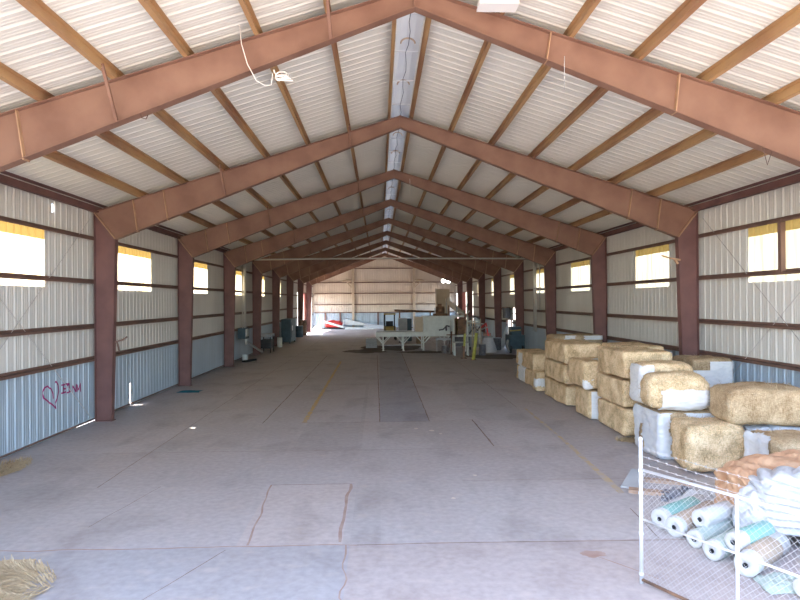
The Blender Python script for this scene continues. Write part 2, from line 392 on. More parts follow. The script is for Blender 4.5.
# ridge skylight with straps, hoops and cable
sk = empty('window_%d' % (n + 1), (XC, YA, APEX), 'pale translucent skylight strip running along the roof ridge', 'skylight', kind='structure')
m = MB(); pts = rib_pts(YA, YB); zz = roofz(XC + GAP)
arc = [(-GAP - .05, zz - .005), (-GAP, zz + .05), (-.16, zz + .24), (0, zz + .32), (.16, zz + .24), (GAP, zz + .05), (GAP + .05, zz - .005)]
ys = [YA + i * .6 for i in range(int((YB - YA) / .6))] + [YB]
for a, b in zip(ys, ys[1:]):
    for (x0, z0), (x1, z1) in zip(arc, arc[1:]):
        m.add([(XC + x0, a, z0), (XC + x0, b, z0), (XC + x1, b, z1), (XC + x1, a, z1)], [(0, 1, 2, 3)])
m.build('pane', M['ridge'], sk)
for y in [YA + 1.2 + 1.9 * i for i in range(40)]:
    if y > YB - .5: break
    m = MB(); m.bar((XC - .26, y, zz + .0), (XC + .26, y, zz + .0), .05, .012); m.build('strap', M['lens'], sk)
for k in range(9):
    for d in (2.6, 5.2):
        y = Y0 + BAY * (k - 1) + d + 0
        if not (YA < y < YB): continue
        m = MB(); m.tube([(XC + .16 * math.cos(t), y, zz - .02 + .12 * math.sin(t)) for t in [PI * i / 8 for i in range(9)]], .02, 6); m.build('damper_hoop', M['strap'], sk)
m = MB(); pts = []; y = YA + .3; i = 0
while y < YB - .3: pts.append((XC + .03 * math.sin(i * 1.9), y, zz - .03 + .03 * math.sin(i * 2.7))); y += .55; i += 1
m.tube(pts, .008, 5); m.build('cable', M['black'], sk)

# ---------------------------------------------------------------- portal frames
FRAME_LABEL = ['nearest rust-brown steel portal frame, its rafters spanning the top of the picture',
 'second steel portal frame from the front, its left column beside the pink heart graffiti', 'third steel portal frame from the front of the barn',
 'fourth steel portal frame from the front, just before the long cross pipe', 'fifth steel portal frame from the front, behind the wall conduits',
 'sixth steel portal frame from the front of the barn', 'seventh steel portal frame from the front of the barn',
 'eighth steel portal frame from the front, third-last before the far gable', 'ninth steel portal frame, last before the far gable']
FRAME_LABEL[7] = 'eighth steel portal frame, last but one before the far gable'
KX = HW - .655; KZ = 5.43; BX = HW - .5; AB = 8.80; FW = .22
def rbot(d): return AB - (AB - KZ) * d / KX                 # rafter soffit at distance d from the ridge
for k, y in enumerate(FR):
    fr = empty('steel_frame', (XC, y, 0), FRAME_LABEL[k], 'steel frame', 'steel portal frames carrying the roof', 'structure')
    for sg in (-1, 1):
        X = lambda d: XC + sg * d
        m = MB()
        m.prism([(X(HW - .03), y - .007, .02), (X(BX), y - .007, .02), (X(KX), y - .007, KZ), (X(HW - .03), y - .007, EAVE - .01)], (0, .014, 0))
        m.bar((X(HW - .04), y, 0), (X(HW - .04), y, EAVE), FW, .016, (1, 0, 0))
        m.bar((X(BX), y, 0), (X(KX), y, KZ), FW, .016, (1, 0, 0))
        m.box(min(X(HW), X(BX - .05)), max(X(HW), X(BX - .05)), y - .14, y + .14, 0, .02)
        m.build('column', M['steel_col'], fr)
        m = MB()
        m.prism([(X(HW - .03), y - .007, EAVE - .01), (X(KX), y - .007, KZ), (X(0), y - .007, AB), (X(0), y - .007, APEX - .01)], (0, .014, 0))
        m.bar((X(HW), y, EAVE - .008), (X(0), y, APEX - .008), FW, .016)
        m.bar((X(KX), y, KZ), (X(0), y, AB), FW, .016)
        m.build('rafter', M['steel'], fr)
        m = MB(); m.bar((X(HW - .03), y, EAVE - .02), (X(KX), y, KZ), FW, .03); m.build('knee_plate', M['stiff'], fr)
        for d in ((8.0, 7.1) if k else ((7.0,) if sg < 0 else (4.8, 2.44, 7.6))):
            z0, z1 = rbot(d), rtop(X(d)) - .016; tilt = .1 * (1 if d > 5 else .6)
            m = MB(); m.bar((X(d - tilt), y, z0 + .006), (X(d + tilt * .3), y, z1), FW - .02, .02, (1, 0, 0)); m.build('stiffener', M['stiff'], fr)
    # angle brace from purlin to the lower flange, front left
    for d in ((5.30, 1.53) if k < 6 else (5.30,)):
        x = XC - d; m = MB(); m.bar((x, y - .62, rtop(x) + .06), (x + .02, y - .10, rbot(d) + .02), .05, .05); m.build('flange_brace', M['steel'], fr)
    m = MB(); m.bar((XC - .012, y - .1, AB), (XC - .012, y - .1, APEX), .02, .05, (0, 1, 0)); m.box(XC - .02, XC + .02, y - .1, y + .1, AB, APEX - .01); m.build('ridge_plate', M['steel'], fr)

# ---------------------------------------------------------------- floor and ground
fl = empty('floor', (XC, YA, 0), 'worn grey-tan concrete slab floor of the barn', 'floor', kind='structure')
xb = sorted(set([XL - .3, XR + .3, -5.4, -2.23, 0, 1.45, 4.5, -2.1, -.56, 1.3, 2.9, -.45]))
yb = [YA - 5, 8.9, 11.87, 14.6, 17.9, 26, 35, 44, 53, 62, 71, YB + .1]
me = MB(); tones = []
rnd = random.Random(3)
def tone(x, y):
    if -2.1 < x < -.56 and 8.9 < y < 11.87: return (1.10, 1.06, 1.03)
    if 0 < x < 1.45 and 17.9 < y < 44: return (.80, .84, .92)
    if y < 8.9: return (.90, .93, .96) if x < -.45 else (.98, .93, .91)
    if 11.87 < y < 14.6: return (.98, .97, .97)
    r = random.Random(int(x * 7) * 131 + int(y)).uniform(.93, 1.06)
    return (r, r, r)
for x0, x1 in zip(xb, xb[1:]):
    for y0, y1 in zip(yb, yb[1:]):
        me.add([(x0, y0, 0), (x1, y0, 0), (x1, y1, 0), (x0, y1, 0)], [(0, 1, 2, 3)]); tones.append(tone((x0 + x1) / 2, (y0 + y1) / 2))
me.add([(XL - .3, YA - 5, -.15), (XR + .3, YA - 5, -.15), (XR + .3, YB + .1, -.15), (XL - .3, YB + .1, -.15)], [(3, 2, 1, 0)]); tones.append((1, 1, 1))
me.add([(XL - .3, YA - 5, -.15), (XR + .3, YA - 5, -.15), (XR + .3, YA - 5, 0), (XL - .3, YA - 5, 0)], [(0, 1, 2, 3)]); tones.append((1, 1, 1))
slab = me.build('slab', M['concrete'], fl)
att = slab.data.attributes.new('tone', 'FLOAT_COLOR', 'FACE')
for i, t in enumerate(tones): att.data[i].color = (*t, 1)
def wob(m, a, b, w, z=.003, seed=0, wobble=.02):
    a = V((*a, z)); b = V((*b, z)); L = (b - a).length; n = max(2, int(L / .15)); d = (b - a).normalized(); s = V((-d.y, d.x, 0))
    pts = []
    for i in range(n + 1):
        p = a + (b - a) * i / n; o = noise.noise(p * 1.7 + V((seed, 0, 0))) * wobble; ww = w * (.75 + .5 * noise.noise(p * 3.1 + V((0, seed, 5))))
        pts.append((p + s * (o + ww / 2), p + s * (o - ww / 2)))
    for (p, q), (r, t) in zip(pts, pts[1:]): m.add([q, t, r, p], [(0, 1, 2, 3)])
J = [((XL, 8.93), (-.35, 8.9), .035, 'crack'), ((-.35, 8.88), (.6, 8.9), .03, 'joint'), ((.6, 8.9), (3.8, 8.84), .03, 'joint'), ((3.8, 8.84), (XR, 8.75), .02, 'joint'),
 ((-2.1, 11.87), (-.56, 11.86), .025, 'joint'), ((-1.92, 8.95), (-2.1, 11.87), .04, 'crack'), ((-.62, 9.0), (-.58, 11.87), .07, 'crack'),
 ((-6.5, 14.6), (1.3, 14.55), .014, 'joint'), ((1.3, 14.55), (4.2, 14.7), .012, 'crack'), ((-2.3, 17.9), (1.45, 17.9), .03, 'joint'), ((1.45, 17.9), (2.7, 18.05), .025, 'joint'),
 ((-3.4, 17.9), (-3.4, 40), .04, 'joint'), ((0, 17.9), (-.15, 40), .035, 'joint'), ((1.45, 17.9), (1.5, 44), .04, 'joint'), ((2.72, 18.05), (2.75, 14.75), .04, 'joint'),
 ((1.6, 11.95), (9, 11.9), .012, 'joint'), ((4.1, 8.9), (4.2, 10.2), .02, 'joint'), ((-5.4, 11.9), (-5.4, 60), .02, 'joint'), ((4.5, 20), (4.5, 60), .02, 'joint'),
 ((-8.4, 26), (6, 26), .02, 'joint'), ((-8.4, 35), (6, 35), .02, 'joint'), ((2.9, 8.4), (3.5, 7.6), .02, 'crack'), ((-4.2, 11.9), (-4.6, 9.8), .012, 'joint'), ((-2.2, 8.8), (-2.9, 7.2), .015, 'joint'),
 ((-8.5, 53), (9.5, 53), .03, 'joint'), ((-8.5, 62), (9.5, 62), .03, 'joint')]
for i, (a, b, w, k) in enumerate(J):
    m = MB(); wob(m, a, b, w, seed=i * 3.1, wobble=.05 if k == 'crack' else .012); m.build('floor_joint', M[k], fl)
m = MB(); wob(m, (-2.2, 17.95), (-2.26, 36), .16, .005, wobble=.0); m.build('yellow_line', M['yellow_line'], fl)
M['faint_line'] = mat('faded yellow paint', (.50, .38, .21), .7, col2=(.43, .375, .33), vscale=4, thr=(.38, .6))
m = MB(); wob(m, (4.38, 11.0), (4.6, 15.2), .16, .005, 4, .0); wob(m, (4.6, 15.25), (4.72, 19.9), .11, .005, 5, .0); m.build('yellow_line', M['faint_line'], fl)
def blob(cx, cy, rx, ry, seed, z=.006, n=40, rough=.5):
    m = MB(); vs = [(cx, cy, z)]
    for i in range(n):
        t = 2 * PI * i / n; r = 1 + rough * noise.noise(V((math.cos(t) * 1.5 + seed, math.sin(t) * 1.5, seed)))+ .2 * noise.noise(V((math.cos(t) * 6, math.sin(t) * 6, seed)))
        vs.append((cx + rx * r * math.cos(t), cy + ry * r * math.sin(t), z))
    m.add(vs, [(0, 1 + i, 1 + (i + 1) % n) for i in range(n)]); return m
blob(-.9, 43.2, 1.5, 1.6, 1).build('oil_stain', M['stain'], fl)
blob(1.2, 46.5, 2.2, 3.0, 11).build('oil_stain', M['stain'], fl)
blob(7.2, 38.2, 1.9, 1.6, 2).build('oil_stain', M['stain'], fl)
blob(3.2, 42, 1.6, 1.0, 6).build('oil_stain', M['stain'], fl)
m = MB(); wob(m, (-.5, 8.9), (-.40, 7.0), .03, .004, 3, .16); m.build('broken_edge', M['crack'], fl)
blob(2.95, 8.4, .16, .12, 9, .004).build('broken_edge', M['crack'], fl)
for x, y, r in ((1.4, 16.6, .09), (1.0, 16.9, .07), (1.9, 12.3, .05), (1.3, 10.9, .05), (1.6, 16.2, .05)):
    blob(x, y, r * .8, r * .9, x, .004, 14).build('paint_spot', M['sheet_tan'], fl)
gr = MB(); gr.box(-250, 250, -250, 320, -.5, -.16); tag(gr.build('ground', M['ground']), 'tan desert dirt outside the barn', 'ground', kind='structure')

# ---------------------------------------------------------------- straw
def blades(m, pts, seed, ln=(.05, .16), w=.005):
    r = random.Random(seed)
    for p, nrm in pts:
        t = V((r.uniform(-1, 1), r.uniform(-1, 1), r.uniform(-1, 1))); t = (t - nrm * t.dot(nrm) * .55).normalized()
        L = r.uniform(*ln); s = t.cross(nrm)
        if s.length < 1e-3: continue
        s = s.normalized() * w; a = p - t * L * .35 + nrm * .004; b = p + t * L * .65 + nrm * r.uniform(.004, .03)
        m.add([a - s, a + s, b + s * .6, b - s * .6], [(0, 1, 2, 3)])

def bale_fn(sx, sy, sz, rnd_, amp, seed, sag=0.):
    h = V((sx / 2, sy / 2, sz / 2)); R = min(rnd_, sx / 2, sy / 2, sz / 2)
    def fn(q):                                              # q on the unit cube surface
        p = V((q.x * h.x, q.y * h.y, q.z * h.z)); inn = V((max(-h.x + R, min(h.x - R, p.x)), max(-h.y + R, min(h.y - R, p.y)), max(-h.z + R, min(h.z - R, p.z))))
        d = p - inn; nrm = d.normalized() if d.length > 1e-6 else V((0, 0, 1))
        o = inn + nrm * min(R, d.length)
        s = V((seed, seed * .7, seed * 1.3))
        k = noise.noise(o * 1.6 + s) * amp * 1.6 + noise.noise(o * 5 + s) * amp * .7 + noise.noise(o * 14 + s) * amp * .3 - amp * 1.1
        o = o + nrm * k
        if sag and q.z > 0: o.z -= sag * (q.x * q.x * .6 + q.y * q.y * .4) * q.z * sz
        o.z += sz / 2
        o.z = max(0, min(sz, o.z))
        return o, nrm
    return fn
def cube_grid(n):
    g = {}; vs = []; fs = []
    def vid(i, j, k):
        key = (i, j, k)
        if key not in g: g[key] = len(vs); vs.append(V((2 * i / n - 1, 2 * j / n - 1, 2 * k / n - 1)))
        return g[key]
    for a in range(n):
        for b in range(n):
            fs.append([vid(a, b, 0), vid(a, b + 1, 0), vid(a + 1, b + 1, 0), vid(a + 1, b, 0)])
            fs.append([vid(a, b, n), vid(a + 1, b, n), vid(a + 1, b + 1, n), vid(a, b + 1, n)])
            fs.append([vid(a, 0, b), vid(a + 1, 0, b), vid(a + 1, 0, b + 1), vid(a, 0, b + 1)])
            fs.append([vid(a, n, b), vid(a, n, b + 1), vid(a + 1, n, b + 1), vid(a + 1, n, b)])
            fs.append([vid(0, a, b), vid(0, a, b + 1), vid(0, a + 1, b + 1), vid(0, a + 1, b)])
            fs.append([vid(n, a, b), vid(n, a + 1, b), vid(n, a + 1, b + 1), vid(n, a, b + 1)])
    return vs, fs
GRID = {n: cube_grid(n) for n in (14, 20, 40)}
vs, fs = GRID[20]
bid = [0]
def bale(x0, x1, y0, y1, z0, z1, label, m='straw', rot=0, rnd_=.09, amp=.022, wrap=None, film='film', loose=0, sag=0., twine=False):
    bid[0] += 1; seed = bid[0] * 3.37
    sx, sy, sz = x1 - x0, y1 - y0, z1 - z0
    fn = bale_fn(sx, sy, sz, rnd_, amp, seed, sag)
    vs, fs = GRID[20]; mb = MB(); mb.add([fn(q)[0] for q in vs], fs)
    o = mb.build('straw_bale', M[m], None, True, local=True)
    o.location = ((x0 + x1) / 2, (y0 + y1) / 2, z0); o.rotation_euler.z = math.radians(rot)
    tag(o, label, 'straw bale', 'straw bales stacked along the right wall')
    wraps = wrap if isinstance(wrap, list) else [wrap] if wrap else []
    for wr_ in wraps:
        vs, fs = GRID[40]; keep = []
        for f in fs:
            c = sum((vs[i] for i in f), V()) / 4
            jag = noise.noise(c * 2.2 + V((seed, 0, 0))) * .22 + noise.noise(c * 6 + V((0, seed, 0))) * .07
            if wr_(c, jag): keep.append(f)
        used = sorted({i for f in keep for i in f}); idx = {v: i for i, v in enumerate(used)}
        out = []
        for i in used:
            p, nn = fn(vs[i]); q = vs[i]
            w = .018 + .012 * noise.noise(V((q.x * 3 + seed, q.y * 3, q.z * 9))) + .010 * noise.noise(V((q.x * 9, q.y * 9 + seed, q.z * 16)))
            p = p + nn * max(.008, w + .012)
            out.append(p)
        mb = MB(); mb.add(out, [[idx[i] for i in f] for f in keep])
        tag(mb.build('plastic_wrap', M[film], o, True, local=True), 'torn white plastic wrap')
    if loose:
        r = random.Random(seed); pts = []
        for _ in range(loose):
            q = V((r.uniform(-1, 1), r.uniform(-1, 1), r.uniform(-1, 1))); a = r.choice((0, 1, 2, 2)); q[a] = r.choice((-1, 1)) if a < 2 else 1
            if any(f_(q, 0.) for f_ in wraps): continue
            p, nn = fn(q); pts.append((p, nn))
        mb = MB(); blades(mb, pts, seed); tag(mb.build('loose_straw', M['straw_loose'], o, local=True), kind='stuff')
    return o
# near tall stack
bale(6.2, 7.5, 15.4, 17.4, 0, .735, 'plain straw bale at the bottom of the neat three-high stack', loose=350)
bale(6.18, 7.5, 15.4, 17.4, .735, 1.465, 'plain straw bale in the middle of the neat three-high stack', loose=350)
bale(6.2, 7.52, 15.38, 17.4, 1.465, 2.2, 'plain straw bale on top of the neat three-high stack', loose=350)
# wrapped cluster
bale(6.1, 7.45, 13.2, 14.6, 0, 1.05, 'straw bale in bluish torn plastic under the two white wrapped bales', 'straw_old', rnd_=.12, wrap=lambda c, j: (c.x < -.55 + j or c.y < -.7) and not (c.y < -.9 and -.62 + j < c.x < -.1 + j and c.z > -.9 + j) and not (c.x < -.9 and .1 + j < c.y < .4 + j and c.z < .2 + j) and c.z < .99, film='film_blue', loose=250)
bale(6.12, 7.4, 14.1, 14.95, 1.05, 2.05, 'straw bale with white plastic round its left end, behind the half-wrapped top bale', 'straw', rot=-3, rnd_=.16, wrap=lambda c, j: c.x < -.55 + j * .8 and c.z < .99, loose=250, sag=.05)
bale(5.9, 7.35, 13.15, 14.05, 1.05, 1.92, 'domed straw bale with wide white plastic band along its front', 'straw', rot=-2, rnd_=.26, amp=.03, wrap=lambda c, j: c.z < .12 + j * .3 and c.x > -.62 + j * .6 and (c.y < -.2 or c.x > .9), loose=350, sag=.16)
# front bales
bale(6.12, 7.42, 11.95, 13.0, 0, 1.05, 'large pale loose straw bale just behind the chain-link fence', 'straw', rot=-4, rnd_=.2, amp=.045, loose=900, sag=.06)
bale(7.9, 8.9, 11.95, 13.25, 0, .95, 'straw bale covered by white plastic beneath the big brown bale', 'straw_old', rnd_=.1, wrap=lambda c, j: c.z > -.6 + j, film='film_blue')
bale(9.0, 9.66, 11.9, 13.3, 0, .93, 'straw bale on the floor against the right wall sheets', 'straw_old')
bale(7.0, 8.7, 11.85, 13.05, .95, 1.78, 'big dark brown straw bale with grey weathered top near the right wall', 'straw_old', rot=-8, rnd_=.2, amp=.03, loose=500, sag=.08)
bale(8.98, 9.66, 11.6, 13.0, .93, 1.57, 'small brown straw bale at the right picture edge, beside the big brown bale', 'straw_old', rnd_=.14, loose=100)
bale(7.0, 8.75, 10.45, 11.7, 0, 1.03, 'weathered straw bale with white plastic at its left, behind the kraft paper bundle', 'straw_old', rot=-3, rnd_=.16, amp=.035, wrap=lambda c, j: c.x < -.72 + j * .7 - c.z * .18 and c.y > -.5, film='film_blue', loose=600, sag=.04)
m_ = bale(7.46, 7.88, 12.0, 12.9, 0, .93, 'narrow straw bale hidden in bluish plastic between the pale loose bale and the brown bale', 'straw_old', rnd_=.1, wrap=lambda c, j: c.z > -.8 + j * .3, film='film_blue')
bale(8.4, 9.56, 16.2, 17.5, 0, 1.0, 'straw bale under the white-skirted bale by the second right column', 'straw_old')
bale(8.4, 9.58, 16.2, 17.5, 1.0, 1.92, 'straw bale with white plastic skirt beside the second right column', 'straw_old', rnd_=.12, wrap=lambda c, j: c.z < .8 + j * .15 - .5 * (c.x < -.2), loose=100)
# second stack behind the tall one
for i, (z0, z1, t) in enumerate(((0, .72, 'bottom'), (.72, 1.44, 'middle'), (1.44, 2.16, 'top'))):
    bale(7.2, 8.4, 17.75, 19.8, z0, z1, 'flat straw bale at the %s of the stack directly behind the neat three-high stack' % t, 'straw')
# middle stack
bale(6.05, 7.1, 17.65, 18.95, 0, .87, 'low straw bale wrapped in white plastic left of the neat three-high stack', 'straw', wrap=lambda c, j: (c.y < -.9 and c.x > -.8 + j * .2 or c.x > .9) and c.z < .99, loose=150, rnd_=.13)
bale(5.95, 7.12, 17.7, 19.3, .87, 1.74, 'straw bale with a torn white strip on top, above the low white wrapped bale', 'straw', rnd_=.15, amp=.03, wrap=[lambda c, j: c.z > .9 and c.y < .0 + j and c.x > -.2 + j, lambda c, j: c.y < -.85 and c.x < -.6 + j and c.z < -.35 + j], loose=250)
bale(6.08, 7.3, 19.9, 22.6, 0, .71, 'long straw bale on the floor left of the low white wrapped bale', 'straw', loose=200)
bale(6.04, 7.3, 19.9, 22.4, .71, 1.41, 'straw bale in the middle of the stack left of the torn white strip bale', 'straw', loose=200)
bale(6.0, 7.3, 19.75, 22.3, 1.41, 2.1, 'straw bale topping the middle stack, above the torn white strip bale', 'straw', loose=200, rnd_=.1)
for i, (z0, z1, t) in enumerate(((0, .67, 'bottom'), (.67, 1.35, 'middle'))):
    bale(7.45, 9.5, 25.9, 27.2, z0, z1, 'straw bale at the %s of the rearmost stack by the wall' % t, 'straw_old')
bale(7.4, 9.55, 25.8, 27.2, 1.35, 2.04, 'wide straw bale with white strips on top of the rearmost stack by the wall', 'straw_old', rnd_=.14, wrap=[lambda c, j: .9 > c.z > .35 and abs(c.x + .35) < .25 + j * .6 and c.y < 0, lambda c, j: .9 > c.z > .35 and c.x > .2 + abs(j) * .6 and c.y < 0])
bale(5.98, 6.42, 23.3, 24.05, 0, .78, 'small straw bale with white plastic round its middle', 'straw', rnd_=.1, wrap=lambda c, j: -.5 + j < c.z < .3 + j and c.y < -.2)
bale(6.1, 7.25, 24.2, 25.75, 0, .67, 'lower straw bale of the low two-high pile, next to the small wrapped bale', 'straw')
bale(6.08, 7.25, 24.2, 25.8, .67, 1.38, 'upper straw bale of the low two-high pile, next to the small wrapped bale', 'straw')
bale(6.15, 7.3, 25.95, 27.5, 0, .65, 'farthest floor-level straw bale, its aisle side half wrapped in white', 'straw', wrap=lambda c, j: c.x < -.8 and c.y < .2 + j)
bale(6.15, 7.3, 25.95, 27.5, .65, 1.34, 'upper straw bale of the farthest pile, a strip of white down its side', 'straw', wrap=lambda c, j: c.x < -.8 and -.6 + j < c.y < .35 + j and c.z < .7)
# loose straw on the floor: left of picture and round the bales
def litter(cx, cy, rx, ry, n, seed, name, label, ln=(.05, .2)):
    r = random.Random(seed); pts = []
    for _ in range(n):
        t = r.uniform(0, 2 * PI); q = math.sqrt(r.random()); x = cx + rx * q * math.cos(t); y = cy + ry * q * math.sin(t)
        pts.append((V((x, y, .012 + .05 * (1 - q) * r.random())), V((r.uniform(-.3, .3), r.uniform(-.3, .3), 1)).normalized()))
    m = MB(); blades(m, pts, seed, ln, .006); b = blob(cx, cy, rx * .85, ry * .85, seed, .008); m.add(b.v, b.f)
    return tag(m.build(name, M['straw_loose'], None, loc=(cx, cy, 0)), label, 'straw', kind='stuff')
litter(-5.1, 7.7, 1.0, .85, 2600, 1, 'scattered_straw', 'loose straw spilled on the floor at the bottom left corner')
litter(-7.98, 13.3, .36, .9, 900, 2, 'scattered_straw', 'loose straw lying along the foot of the left wall')
litter(6.3, 15.1, .45, .3, 350, 3, 'scattered_straw', 'loose straw at the foot of the neat three-high stack')

# ---------------------------------------------------------------- chain-link fence (front right)
P1 = V((3.23, 7.51, 0)); P2 = V((3.80, 6.42, 0)); P3 = V((4.62, 4.84, 0))
fe = empty('chain_link_fence', P1, 'galvanized chain-link fence with barbed wire strands at the lower right', 'fence')
for p, h in ((P1, 1.78), (P2, 1.4), (P3, 1.78)):
    m = MB(); m.tube([p, p + V((0, 0, h))], .024 if h > 1.5 else .02, 10); m.lathe([(.028, h - .01), (.028, h + .02), (.012, h + .035)], p, 10)
    po = m.build('post', M['galv_pipe'], fe, True)
    if h > 1.5:
        for z in (.12, .62, 1.12, 1.40): 
            m = MB(); m.lathe([(.031, z - .015), (.031, z + .015)], p, 10); m.build('tension_band', M['galv_pipe'], po)
for z, r in ((1.41, .019), (.80, .014)):
    m = MB(); m.tube([P1 + V((0, 0, z)), P2 + V((0, 0, z)), P3 + V((0, 0, z))], r, 8); m.build('rail', M['galv_pipe'], fe, True)
m = MB(); m.tube([P1 + V((0, 0, .05)), P2 + V((0, 0, .05)), P3 + V((0, 0, .05))], .02, 8); m.build('bottom_rail', M['rust'], fe, True)
for i, z in enumerate((1.49, 1.58, 1.68)):
    m = MB(); pts = []
    a, b = P1 + V((0, 0, z)), P3 + V((0, 0, z - .02))
    for t in range(25): u = t / 24; pts.append(a.lerp(b, u) - V((0, 0, .035 * math.sin(PI * u))))
    m.tube(pts, .002, 5)
    for t in range(1, 24):
        p = pts[t]
        for q in (V((.012, .012, .014)), V((-.012, .006, .016))): m.bar(p - q, p + q, .0025, .0025)
    m.build('barbed_wire', M['wire'], fe)
m = MB(); D = (P3 - P1); LN = D.length; D.normalize(); pitch = .075; zb, zt = .07, 1.40; H = zt - zb; nm = V((-D.y, D.x, 0)) * .004
n = int((LN + H) / pitch)
for sgn in (1, -1):
    for i in range(n + 1):
        s0 = i * pitch - (H if sgn > 0 else 0); s1 = s0 + H * sgn if sgn > 0 else s0 - H
        a = [s0, zb]; b = [s1, zt]
        for p, q in ((a, b), (b, a)):
            for lim in (0, LN):
                if (p[0] < 0 and lim == 0) or (p[0] > LN and lim == LN):
                    t = (lim - p[0]) / (q[0] - p[0]) if q[0] != p[0] else 0
                    p[1] = p[1] + (q[1] - p[1]) * t; p[0] = lim
        if abs(a[0] - b[0]) < .01 or not (-.01 <= a[0] <= LN + .01) or not (-.01 <= b[0] <= LN + .01): continue
        m.tube([P1 + D * a[0] + nm * sgn + V((0, 0, a[1])), P1 + D * b[0] + nm * sgn + V((0, 0, b[1]))], .0015, 4, False)
m.build('chain_link_mesh', M['wire'], fe)

# ---------------------------------------------------------------- film rolls
def roll(end, ang, r, L, body, label, z=0., band=None, tilt=0.):
    o = empty('film_roll', (end[0], end[1], z), label, 'film roll', 'rolls of wrapping film lying behind the fence')
    d = V((math.cos(math.radians(ang)), math.sin(math.radians(ang)), math.sin(math.radians(tilt)))).normalized()
    c = V((end[0], end[1], z + r)); u = d.cross(V((0, 0, 1))).normalized(); w = u.cross(d)
    def ring(m, pr, n=22):
        vs = []
        for (rr, s) in pr:
            for k in range(n):
                t = 2 * PI * k / n; wv = 1 + .02 * math.sin(3 * t + r * 90)
                vs.append(c + d * s + (u * math.cos(t) + w * math.sin(t)) * rr * wv)
        m.add(vs, [(i * n + k, i * n + (k + 1) % n, (i + 1) * n + (k + 1) % n, (i + 1) * n + k) for i in range(len(pr) - 1) for k in range(n)])
    m = MB(); ring(m, [(.035, .06), (.035, 0), (r - .012, 0), (r, .02), (r, L - .02), (r - .012, L), (.035, L), (.035, L - .06)])
    m.build('film', M['white_film_roll'], o, True)
    m = MB(); ring(m, [(.034, -.004), (.034, L + .004)]); ring(m, [(.001, .05), (.034, .05)]); ring(m, [(.001, L - .05), (.034, L - .05)]); m.build('core', M['core'], o)
    if body:
        a, b = band or (.12, L + .004)
        m = MB(); ring(m, [(r + .001, a), (r + .006, a + .01), (r + .006, b - .01), (r + .001, b)]); m.build('wrapper', M[body], o, True)
    return o
roll((4.27, 9.27), 34, .15, 1.25, 'teal_roll', 'white film roll with pale teal wrapper behind the tan-wrapped roll', band=(.12, 1.0))
roll((4.33, 8.92), 36, .15, 1.2, 'tan_roll', 'film roll in a tan paper wrapper with white end', band=(.1, 1.19))
roll((4.42, 8.52), 33, .125, 1.0, 'mint_roll', 'mint-tinted film roll on the floor under the plain white roll', band=(.05, .95))
roll((4.62, 8.74), 30, .14, 1.0, None, 'plain white film roll resting on top between two others', z=.185)
roll((4.44, 8.10), 33, .135, .95, 'mint_roll', 'mint film roll with ragged white end, left of the bright teal roll', band=(.1, .92))
roll((4.66, 7.97), 30, .125, .85, 'teal_roll', 'film roll with bright teal wrapper behind the fence', z=.17, band=(.2, .82))
roll((4.60, 7.60), 38, .15, 1.15, 'tan_roll', 'film roll with tan wrapper and torn white paper end, nearest the middle post', z=0, band=(.2, .85))
roll((4.92, 6.98), 30, .13, 1.2, None, 'white film roll at the right picture edge, lowest in the picture')
roll((5.55, 7.75), 12, .15, 1.2, None, 'white plastic bundle roll beneath the kraft paper bundle')

# crumpled film sheets, debris, planks
def crumple(name, cx, cy, rx, ry, h, m, label, cat, seed, n=26, rot=0, z0=.01, freq=3., sub=1.):
    vs = []; mb = MB()
    for i in range(n + 1):
        for j in range(n + 1):
            u, v = 2 * i / n - 1, 2 * j / n - 1
            d = max(0, 1 - u * u) * max(0, 1 - v * v)
            p = V((u * freq + seed, v * freq, seed)); k = noise.noise(p) * .5 + noise.noise(p * 2.3) * .4 + noise.noise(p * 5) * .2
            e = 1 + .25 * noise.noise(V((u * 1.3, v * 1.3, seed + 9)))
            x, y = u * rx * e, v * ry * e; c, s = math.cos(math.radians(rot)), math.sin(math.radians(rot))
            vs.append((cx + x * c - y * s, cy + x * s + y * c, z0 + max(.0, h * (d ** .5 * .75 + (k * .55 * sub) * (.25 + d)))))
    mb.add(vs, [(i * (n + 1) + j, (i + 1) * (n + 1) + j, (i + 1) * (n + 1) + j + 1, i * (n + 1) + j + 1) for i in range(n) for j in range(n)])
    base = [i for i in range(n + 1)]
    o = mb.build(name, M[m], None, True, loc=(cx, cy, 0))
    return tag(o, label, cat)
crumple('plastic_sheet', 5.5, 10.2, .42, .4, .34, 'film_dull', 'crumpled white plastic sheet in front of the big pale bale', 'plastic sheet', 3, rot=20, freq=1.6, sub=.7)
crumple('plastic_sheet', 6.25, 10.1, .35, .22, .3, 'film_dull', 'white plastic sheet bunched behind the kraft paper bundle', 'plastic sheet', 8, rot=-20, freq=1.6, sub=.7)
crumple('plastic_sheet', 4.95, 7.35, .3, .22, .14, 'mint_roll', 'pale torn film scrap among the rolls by the fence', 'plastic sheet', 5)
def lumps(name, cx, cy, r, n, m, label, cat, seed):
    rr = random.Random(seed); mb = MB()
    for i in range(n):
        t = rr.uniform(0, 2 * PI); q = r * math.sqrt(rr.random()); x, y = cx + q * math.cos(t) * 1.5, cy + q * math.sin(t)
        s = rr.uniform(.03, .10); h = rr.uniform(.02, .14) * (1.3 - q / r)
        a = rr.uniform(0, PI); c, sn = math.cos(a) * s, math.sin(a) * s
        z = .005 + .1 * rr.random() * (1 - q / r)
        mb.hexa([(x - c, y - sn, 0), (x + sn, y - c, 0), (x + c, y + sn, 0), (x - sn, y + c, 0), (x - c * .7, y - sn * .6, h + z), (x + sn * .8, y - c, h * .6 + z), (x + c * .9, y + sn * .7, h + z), (x - sn, y + c * .7, h * .8 + z)])
    return tag(mb.build(name, M[m], None, loc=(cx, cy, 0)), label, cat, kind='stuff')
